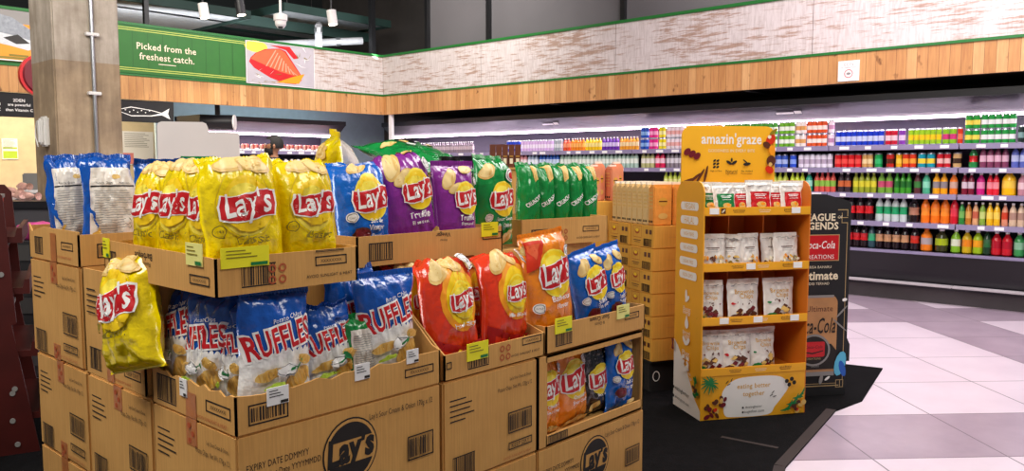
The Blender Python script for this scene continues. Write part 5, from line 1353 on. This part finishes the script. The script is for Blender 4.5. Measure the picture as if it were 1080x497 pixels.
# orange and blue bags on the right
bag('film_orange', D_orange, 1.155, .065, z0, FRONT, 'tall orange bag facing front at the middle of the display', seed=91, lean=-4, H=.36, W=.235, d=.095, roll=-5, crumple=1.1)
bag('film_orange', D_orange, 1.325, .175, z0, FRONT, 'smaller orange bag half hidden behind the tall orange bag', seed=92, lean=-4, H=.275, W=.19, d=.08, roll=-4)
bag('film_blue', D_bluer, 1.405, .075, z0, FRONT, 'left blue bag in the right-hand tray', seed=93, lean=-5, H=.285, W=.19, d=.085, roll=-9)
bag('film_blue', D_bluer, 1.53, .085, z0, FRONT, 'right blue bag in the right-hand tray', seed=94, lean=-4, H=.29, W=.17, d=.085, roll=-6, turn=6)
z1 = .479
bag('film_orange', D_cheddar, 1.125, .075, z1, FRONT, 'left orange bag inside the open carton, lower right', seed=101, lean=-2, H=.262, W=.15, d=.08, crumple=.8)
bag('film_orange', D_cheddar, 1.285, .085, z1, FRONT, 'right orange bag inside the open carton, lower right', seed=102, lean=-2, H=.262, W=.175, d=.08, roll=-4, crumple=.8)
bag('film_black', D_black, 1.42, .09, z1, FRONT, 'black bag inside the open carton between orange and blue', seed=103, lean=-2, H=.262, W=.15, d=.08, roll=-3)
bag('film_blue', D_bluer, 1.515, .05, z1, FRONT, 'blue bag leaning inside the open carton, far right', seed=104, lean=-2, H=.268, W=.16, d=.075, roll=2)
# ------------------------------------------------------------------ yellow snack stand
def smooth_loop(pts, n=5):
    sm = []
    for i in range(len(pts)):
        p0, p1, p2, p3 = (Vector(pts[(i + q) % len(pts)]) for q in (-1, 0, 1, 2))
        for q in range(n):
            f = q / n; sm.append(tuple(.5 * (2 * p1 + (p2 - p0) * f + (2 * p0 - 5 * p1 + 4 * p2 - p3) * f * f + (3 * p1 - p0 - 3 * p2 + p3) * f ** 3)))
    return sm
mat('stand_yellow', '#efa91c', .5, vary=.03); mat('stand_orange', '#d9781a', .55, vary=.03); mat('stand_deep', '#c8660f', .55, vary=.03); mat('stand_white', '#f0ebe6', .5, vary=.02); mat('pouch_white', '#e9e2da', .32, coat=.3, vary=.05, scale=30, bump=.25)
mat('p_amber', '#f2b21e', .5, vary=.02)
SR = R(-33.9); SB = (3.772, 2.064)
st = empty('snack_stand', (SB[0], SB[1], .009), (0, 0, SR)); tag(st, 'yellow cardboard snack stand with four stocked shelves and a rounded header', 'display stand')
w, d = .63, .325
zs = [.24, .513, .80, 1.095]
m = MB().box(.006, w - .006, 0, .006, 0, .243, 'stand_yellow')
c = Canvas(m, lambda u, v, k: (u, -k, v))
c.poly(smooth_loop([(.145, .02), (.20, .006), (.40, .006), (.445, .05), (.49, .10), (.525, .16), (.47, .212), (.33, .222), (.2, .21), (.13, .15), (.135, .08)]), 'stand_white')
c.text('eating better', .315, .168, 'p_gold', width=.20, bold=.012); c.text('together', .315, .125, 'p_gold', width=.13, bold=.012)
for (x_, z_, a) in ((.155, .20, .8), (.165, .187, .5), (.18, .21, 1.1), (.43, .128, .8), (.42, .112, .5), (.44, .105, .3)): c.ell(x_, z_, .012, .0025, 'ink', 8, a)
c.text('#eatingbetter', .315, .055, 'ink', width=.10); c.ell(.25, .055, .006, .006, 'ink', 10); c.text('together.com', .318, .030, 'ink', width=.12); c.ell(.25, .03, .006, .006, 'ink', 10)
rk = random.Random(8)
for (cx_, cz_) in ((.07, .05), (.11, .09), (.58, .05)):
    for k in range(9): c.ell(cx_ + rk.uniform(-.045, .035), cz_ + rk.uniform(-.035, .03), rk.uniform(.008, .02), rk.uniform(.008, .016), rk.choice(['p_brown', 'p_maroon', 'p_brown', 'p_deep', 'p_tan']), 12, rk.uniform(0, 3))
for k in range(9): c.ell(.045 + .012 * math.cos(k), .20 + .01 * math.sin(k), .05, .005, 'p_green', 10, -.6 + k * .4)
for k in range(12): c.ell(.50 + k * .009, .03 + k * .008, .035, .005, 'p_green', 10, .1 + (k % 4) * .35)
for (x_, z_) in ((.50, .19), (.53, .20), (.515, .17), (.545, .18)): c.ell(x_, z_, .012, .012, 'ink', 12)
m.build('base_panel', st)
side_poly = [(0, 0), (d, 0), (d, 1.17)] + [(d - .10 + .10 * math.cos(R(a)), 1.17 + .10 * math.sin(R(a))) for a in (15, 30, 45, 60, 75, 90)] + [(.07, 1.27)] + [(.07 + .07 * math.cos(R(a)), 1.20 + .07 * math.sin(R(a))) for a in (105, 125, 145, 165, 180)]
m = MB().prism(side_poly, 0, .006, 'stand_yellow', axis='x')
c = Canvas(m, lambda u, v, k: (-k, d - u, v))
c.poly([(0, 0), (d, 0), (d, .05), (d * .8, .10), (d * .6, .19), (d * .35, .28), (d * .15, .35), (0, .38)], 'stand_white')
for (t, k) in (('VEGAN', 0), ('HALAL', 1), ('HIGH FIBRE', 2), ('NO ADDED', 3), ('SUGAR FREE', 4), ('NON GMO', 5)):
    z_ = 1.135 - k * .075
    c.poly(rounded(d * .18, z_ - .022, d * .82, z_ + .022, .02), 'stand_white'); c.text(t, d * .5, z_, 'p_gold', width=d * .36, sy=1.3)
def leafy(z_, kind):
    if kind == 0: c.ell(d * .5, z_, .03, .012, 'stand_white', 14, .6); c.ell(d * .46, z_ + .02, .012, .03, 'stand_white', 14)
    if kind == 1: c.ell(d * .5, z_ - .008, .022, .026, 'stand_white', 18); c.poly([(d * .5 - .019, z_), (d * .5 + .019, z_), (d * .5, z_ + .045)], 'stand_white')
    if kind == 2: c.ell(d * .44, z_ + .01, .03, .014, 'stand_white', 14, 2.4); c.ell(d * .56, z_ + .012, .03, .014, 'stand_white', 14, .7)
    if kind == 3: [c.ell(d * (.42 + .16 * (q % 2)), z_ - .03 + (q // 2) * .028, .017, .010, 'stand_white', 12, .5 - (q % 2)) for q in range(6)]
    if kind == 4: c.ell(d * .5, z_, .032, .016, 'stand_white', 14); c.ell(d * .6, z_ + .025, .018, .008, 'stand_white', 12, .8)
for z_, k, t in ((.63, 0, ('Boost', 'Energy')), (.50, 1, ('Natural', 'Sugar')), (.385, 2, ('Plant', 'Based')), (.28, 3, ('High Fibre', ''))):
    leafy(z_, k)
    for q, s_ in enumerate(t):
        if s_: c.text(s_, d * .5, z_ - .055 - q * .022, 'stand_white', width=d * (.26 if len(s_) < 8 else .4))
c.text('Kind to', d * .62, .205, 'stand_white', width=d * .26); leafy(.24, 2)
for z_, t in ((.085, 'eatingbetter'), (.035, 'amazingraze.com')): c.text(t, d * .42, z_ + .02, 'ink', width=d * .52, rot=-.05); c.ell(d * .10, z_ + .025, .009, .009, 'ink', 10)
for k in range(8): c.ell(d * .9 + rk.uniform(-.02, .02), .17 + rk.uniform(-.05, .05), .022, .010, rk.choice(['p_brown', 'p_maroon', 'p_green', 'p_brown']), 12, rk.uniform(0, 3))
for k in range(4): c.ell(d * .05, .33 + k * .015, .014, .009, 'p_maroon', 10, k)
m.build('side_panel', st)['label'] = 'left side panel with white pill labels and icons'
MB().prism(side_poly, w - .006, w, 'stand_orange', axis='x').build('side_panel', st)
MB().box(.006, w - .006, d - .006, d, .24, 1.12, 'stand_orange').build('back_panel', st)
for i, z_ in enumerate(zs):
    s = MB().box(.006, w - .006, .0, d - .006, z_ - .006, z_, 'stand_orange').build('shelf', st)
    m = MB().box(.003, w - .003, -.004, .004, z_ - .004, z_ + .040, 'stand_yellow', bev=.002); c = Canvas(m, lambda u, v, k: (u, -.004 - k, v + z_))
    for u_, t in ((.2, 'nutritious'), (.35, 'wholesome'), (.5, 'goodness')): c.text(t, u_, .024, 'p_brown' if u_ != .35 else 'p_cream', width=.07); c.rect(u_ - .03, .012, u_ + .03, .0145, 'p_brown' if u_ != .35 else 'p_cream')
    m.build('shelf_lip', s)
    for u_ in ((.03, .51) if i == 3 else ((.25, .53) if i == 2 else ((.1, .30, .52) if i == 1 else ()))):
        MB().box(u_, u_ + .052, -.008, -.0045, z_ + .004, z_ + .036, 'paper').build('price_tag', s)
    if i == 3:
        m = MB(); cc = Canvas(m, lambda u, v, k: (u, -.005 - k, v + z_)); cc.rect(.095, .006, .122, .034, 'p_brown'); cc.rect(.10, .011, .106, .017, 'p_cream'); cc.rect(.111, .022, .117, .029, 'p_cream'); cc.ell(.108, .02, .005, .005, 'p_cream', 8); m.build('lip_mark', s)
for u_, (a, b2) in ((.21, (.803, 1.089)), (.42, (.803, 1.089)), (.21, (.516, .794)), (.42, (.516, .794))):
    MB().box(u_ - .003, u_ + .003, .12, d - .006, a, b2, 'stand_orange').build('divider', st)
m = MB(); hp = rounded(0, 1.12, .58, 1.575, .06, (0, 0, 1, 1)); m.prism(hp, 0, .008, 'p_amber')
c = Canvas(m, lambda u, v, k: (u, -k, v))
c.text("amazin'graze", .305, 1.495, 'stand_white', width=.375, bold=.018, sy=1.15); c.text('GOODNESS IN EVERY BITE', .305, 1.437, 'p_cream', width=.29)
for k, (x_, t) in enumerate(((.21, 'High in Fibre'), (.305, 'Natural'), (.40, 'No Added'))):
    if k == 0: [c.ell(x_ - .01 + .02 * (q % 2), 1.345 + (q // 2) * .018, .010, .006, 'ink', 10, .5) for q in range(6)]
    if k == 1: c.ell(x_ - .016, 1.37, .02, .008, 'ink', 12, -.5); c.ell(x_ + .016, 1.37, .02, .008, 'ink', 12, .5); c.ell(x_, 1.385, .006, .012, 'ink', 10)
    if k == 2: c.ell(x_, 1.362, .024, .009, 'ink', 12, .1); c.ell(x_ - .012, 1.378, .016, .004, 'ink', 10, -.6)
    c.text(t, x_, 1.322, 'ink', width=.07); c.text(['', 'Ingredients', 'Preservatives'][k], x_, 1.308, 'ink', width=.07) if k else None
for k in range(3): c.ell(.03 + k * .03, 1.43 - k * .012, .024, .017, 'p_maroon', 14, .7)
for k in range(4): c.ell(.04 + k * .035, 1.27 + .012 * k, .05, .008, 'p_brown', 10, .3 + k * .35)
for (x_, z_, a, b2, r_, mt) in ((.545, 1.50, .034, .026, .7, 'p_deep'), (.52, 1.47, .026, .018, -.4, 'p_brown'), (.555, 1.44, .02, .03, .1, 'p_orange'), (.55, 1.38, .03, .03, .4, 'p_brown'), (.54, 1.33, .028, .02, -.5, 'p_deep'), (.56, 1.545, .03, .010, .6, 'p_olive'), (.545, 1.36, .012, .012, 0, 'p_tan'), (.535, 1.515, .012, .01, 0, 'p_cream')): c.ell(x_, z_, a, b2, mt, 14, r_)
m.build('header_board', st, (.02, d - .012, 0))['label'] = 'rounded amber header board with pale lettering'
MB().box(.51, .53, d - .004, d + .004, .3, 1.35, 'steel').build('rear_strut', st)

# pouches
def D_pouch(win, top='pouch_white'):
    def f(c, W, H):
        c.rect(-W * .38, H * .10, W * .38, H * .70, win); c.rect(-W * .25, H * .60, W * .25, H * .625, 'p_white'); c.rect(-W * .22, H * .55, W * .18, H * .57, 'p_white'); c.rect(-W * .2, H * .48, W * .2, H * .495, 'p_white')
        c.ell(0, H * .28, W * .2, H * .10, 'p_tan', 14); c.ell(W * .05, H * .30, W * .09, H * .05, 'p_orange', 12); c.rect(-W * .44, H * .88, W * .44, H * .895, 'p_grey')
    return f
def D_nuts(seed):
    def f(c, W, H):
        rk = random.Random(seed); c.rect(-W * .26, H * .63, W * .22, H * .655, 'p_brown'); c.rect(-W * .2, H * .585, W * .16, H * .60, 'p_grey'); c.rect(-W * .25, H * .52, W * .2, H * .53, 'p_grey')
        for k in range(22): c.ell(rk.uniform(-.36, .36) * W, rk.uniform(.06, .38) * H, W * .075, H * .035, rk.choice(['p_tan', 'p_gold', 'p_brown', 'p_cream', 'p_orange', 'p_olive']), 12, rk.uniform(0, 3))
        c.rect(-W * .44, H * .90, W * .44, H * .912, 'p_grey')
    return f
def D_brownie(seed, corner):
    def f(c, W, H):
        rk = random.Random(seed); c.text('Brownie', 0, H * .74, 'p_gold', width=W * .6, bold=.01); c.text('Chips', W * .05, H * .61, 'p_gold', width=W * .42, bold=.01)
        for k in range(13): c.poly([(x_ + W * a, z_ + H * b2) for x_, z_ in [(rk.uniform(-.30, .26) * W, rk.uniform(.08, .36) * H)] for a, b2 in [(-.10, -.02), (.04, -.05), (.13, .02), (.02, .07)]], rk.choice(['p_brown', 'p_maroon', 'p_brown', 'p_tan']))
        for k in range(6): c.ell(rk.uniform(-.35, .35) * W, rk.uniform(.42, .52) * H, W * .03, H * .015, rk.choice(['p_brown', 'p_maroon']), 8, rk.uniform(0, 3))
        c.ell(-W * .32, H * .10, W * .14, H * .09, corner, 14); c.ell(-W * .38, H * .45, W * .05, H * .03, 'p_red' if corner != 'p_green' else 'p_green', 10)
        c.rect(-W * .42, H * .90, W * .42, H * .912, 'p_grey')
    return f
SM = Matrix.Translation((SB[0], SB[1], .009)) @ Matrix.Rotation(SR, 4, 'Z')
def pouch(u, v, z, W, H, dsg, label, seed, turn=0, d=.055, lean=-5):
    W *= 1.2
    o = make_bag('snack_pouch', W, H, d * 1.15, 'pouch_white', dsg, seed, crumple=.6, flat_bottom=True)
    o.location = SM @ Vector((u, v, z + .003)); o.rotation_euler = (R(lean), 0, SR + R(turn)); return tag(o, label, 'pouch')
z_ = zs[3]
top = [(.075, .075, .10, .155, 'p_green', 'green panelled pouch on the top shelf, half hidden at the left', -20), (.145, .05, .115, .15, 'p_green', 'green panelled pouch facing front on the top shelf', 4),
       (.245, .07, .10, .15, 'p_red', 'red panelled pouch half hidden, right of the green ones', 3), (.345, .045, .135, .165, 'p_red', 'biggest red panelled pouch, middle of the top shelf', 3),
       (.455, .075, .10, .155, 'p_red', 'narrow red panelled pouch between two larger red ones', 3), (.545, .05, .12, .16, 'p_red', 'red panelled pouch at the right end of the top shelf', 5)]
for k, (u, v, W_, H_, win, lb, t) in enumerate(top): pouch(u, v, z_, W_, H_, D_pouch(win), lb, 200 + k, t, .045)
for k, (u, v) in enumerate([(.10, .17), (.25, .17), (.40, .17), (.52, .17)]): pouch(u, v, z_, .12, .15, D_pouch('p_green' if k == 0 else 'p_red'), 'white pouch in the rear row of the top shelf, %s' % ['leftmost', 'second from left', 'second from right', 'rightmost'][k], 210 + k, 0, .045)
z_ = zs[2]
for k, (u, v, W_, H_, t, lb) in enumerate([(.085, .06, .135, .175, -4, 'white nut pouch at the left of the second shelf'), (.20, .07, .09, .17, -35, 'white nut pouch turned sideways left of the divider, second shelf'), (.30, .055, .11, .175, 4, 'white nut pouch in the middle of the second shelf'),
                                           (.46, .085, .12, .17, 0, 'white nut pouch partly hidden at the right of the second shelf'), (.52, .05, .14, .175, 5, 'white nut pouch at the right end of the second shelf')]): pouch(u, v, z_, W_, H_, D_nuts(30 + k), lb, 220 + k, t, .05)
z_ = zs[1]
for k, (u, v, W_, t, cn, lb) in enumerate([(.075, .06, .13, -14, 'p_green', 'brownie pouch with a green corner at the left of the third shelf'), (.275, .06, .165, 2, 'p_brown', 'white brownie pouch in the middle of the third shelf'), (.49, .06, .165, 4, 'p_green', 'brownie pouch with a green corner at the right of the third shelf')]): pouch(u, v, z_, W_, .215, D_brownie(40 + k, cn), lb, 230 + k, t, .06)
z_ = zs[0]
for k, (u, v, W_, t, cn, lb) in enumerate([(.085, .06, .14, -8, 'p_green', 'brownie pouch with a green corner at the left of the lowest shelf'), (.235, .05, .155, 2, 'p_brown', 'white brownie pouch in the middle of the lowest shelf'), (.405, .07, .14, 6, 'p_green', 'brownie pouch right of the middle one on the lowest shelf')]): pouch(u, v, z_, W_, .215, D_brownie(50 + k, cn), lb, 240 + k, t, .06)

# ------------------------------------------------------------------ black promotional standee
KX, KY = WF(1.578, 4.62)
ko = empty('promotional_standee', (KX, KY, .009), (0, 0, RZ + R(10))); tag(ko, 'black promotional standee with gold lines and a brown can picture, right of the yellow stand', 'standee')
prof = [(0, 0), (.405, 0), (.405, 1.135), (.385, 1.15), (.24, 1.188), (.165, 1.188), (.02, 1.15), (0, 1.135)]
m = MB().prism(prof, 0, .05, 'soft_black'); c = Canvas(m, lambda u, v, k: (u, -k, v)); mat('gold_line', '#b79a6a', .5, vary=0); mat('can_brown', '#b88655', .4, vary=.15, scale=8)
def gl(a): c.rect(*a, 'gold_line'); c.k -= c.st
for a in ((.02, .09, .024, 1.09), (.381, .09, .385, 1.02), (.38, 1.06, .385, 1.10), (.03, .055, .36, .061), (.03, .07, .34, .073), (.32, 1.095, .385, 1.10), (.345, 1.02, .385, 1.024), (.345, 1.02, .349, 1.08), (.32, 1.05, .385, 1.054), (.34, .045, .385, .049), (.34, .045, .344, .09), (.365, .045, .369, .09), (.34, .088, .388, .092), (.385, .045, .389, .092)): gl(a)
c.k += .0004
c.text('LEAGUE', .20, 1.055, 'p_cream', width=.21, bold=.03); c.text('OF', .335, 1.055, 'p_cream', width=.03); c.text('LEGENDS', .20, 1.005, 'p_cream', width=.25, bold=.03)
c.rect(.08, .80, .335, .955, 'gold_line'); c.rect(.085, .805, .33, .95, 'p_red'); c.text('Coca-Cola', .207, .895, 'p_white', width=.20, shear=.25, bold=.01, sy=1.4); c.text('CREATIONS', .207, .825, 'p_white', width=.19)
c.text('PERISA BAHARU', .207, .765, 'p_cream', width=.16); c.text('Ultimate', .207, .715, 'p_cream', width=.25, bold=.03); c.text('EDISI TERHAD', .207, .668, 'p_cream', width=.14)
c.poly(rounded(.03, .12, .335, .60, .05), 'can_brown'); c.rect(.05, .585, .31, .60, 'p_grey'); c.rect(.04, .12, .325, .145, 'p_grey')
c.text('Ultimate', .22, .52, 'p_brown', width=.17); c.text('Coca-Cola', .19, .42, 'ink', width=.27, shear=.3, bold=.01, sy=2.1)
c.poly([(.03, .16), (.335, .16), (.335, .27), (.30, .31), (.06, .31), (.03, .27)], 'ink'); c.ring(.19, .275, .105, .095, .012, 'p_grey'); c.ell(.19, .275, .092, .082, 'ink', 26); c.poly(rounded(.12, .235, .26, .325, .012), 'p_red'); c.text('Coca-Cola', .19, .295, 'ink', width=.11, shear=.2)
c.poly([(.13, .262), (.18, .252), (.25, .268), (.25, .274), (.18, .26), (.13, .268)], 'ink'); c.text('CREATIONS', .19, .225, 'gold_line', width=.09); c.text('330ml', .2, .18, 'p_grey', width=.05)
for (x_, z_, a, b2, r_, mt) in ((.36, .19, .035, .075, -.25, 'p_cyan'), (.375, .16, .02, .05, .3, 'p_blue'), (.36, .50, .05, .006, .8, 'p_grey'), (.35, .42, .06, .005, -.7, 'p_grey'), (.24, .10, .012, .03, -.2, 'p_grey'), (.28, .105, .02, .008, .6, 'p_white'), (.375, .57, .016, .010, .2, 'p_white')): c.ell(x_, z_, a, b2, mt, 12, r_)
m.build('panel', ko)
m = MB().prism([(.05, 0), (.32, 0), (.05, .7)], .19, .21, 'soft_black', axis='x'); m.build('rear_strut', ko)
m = MB().prism([(0, .0), (.02, 0), (.02, .10), (.0, .14)], -.0, .0495, 'soft_black'); m.build('foot', ko, (.405, 0, .20))
# white roll standing on end behind the standee
m = MB().tube((.412, .04, .78), (.412, .04, .915), .012, 'p_cream', 12); m.build('rolled_flap', ko)['label'] = 'cream rolled edge'
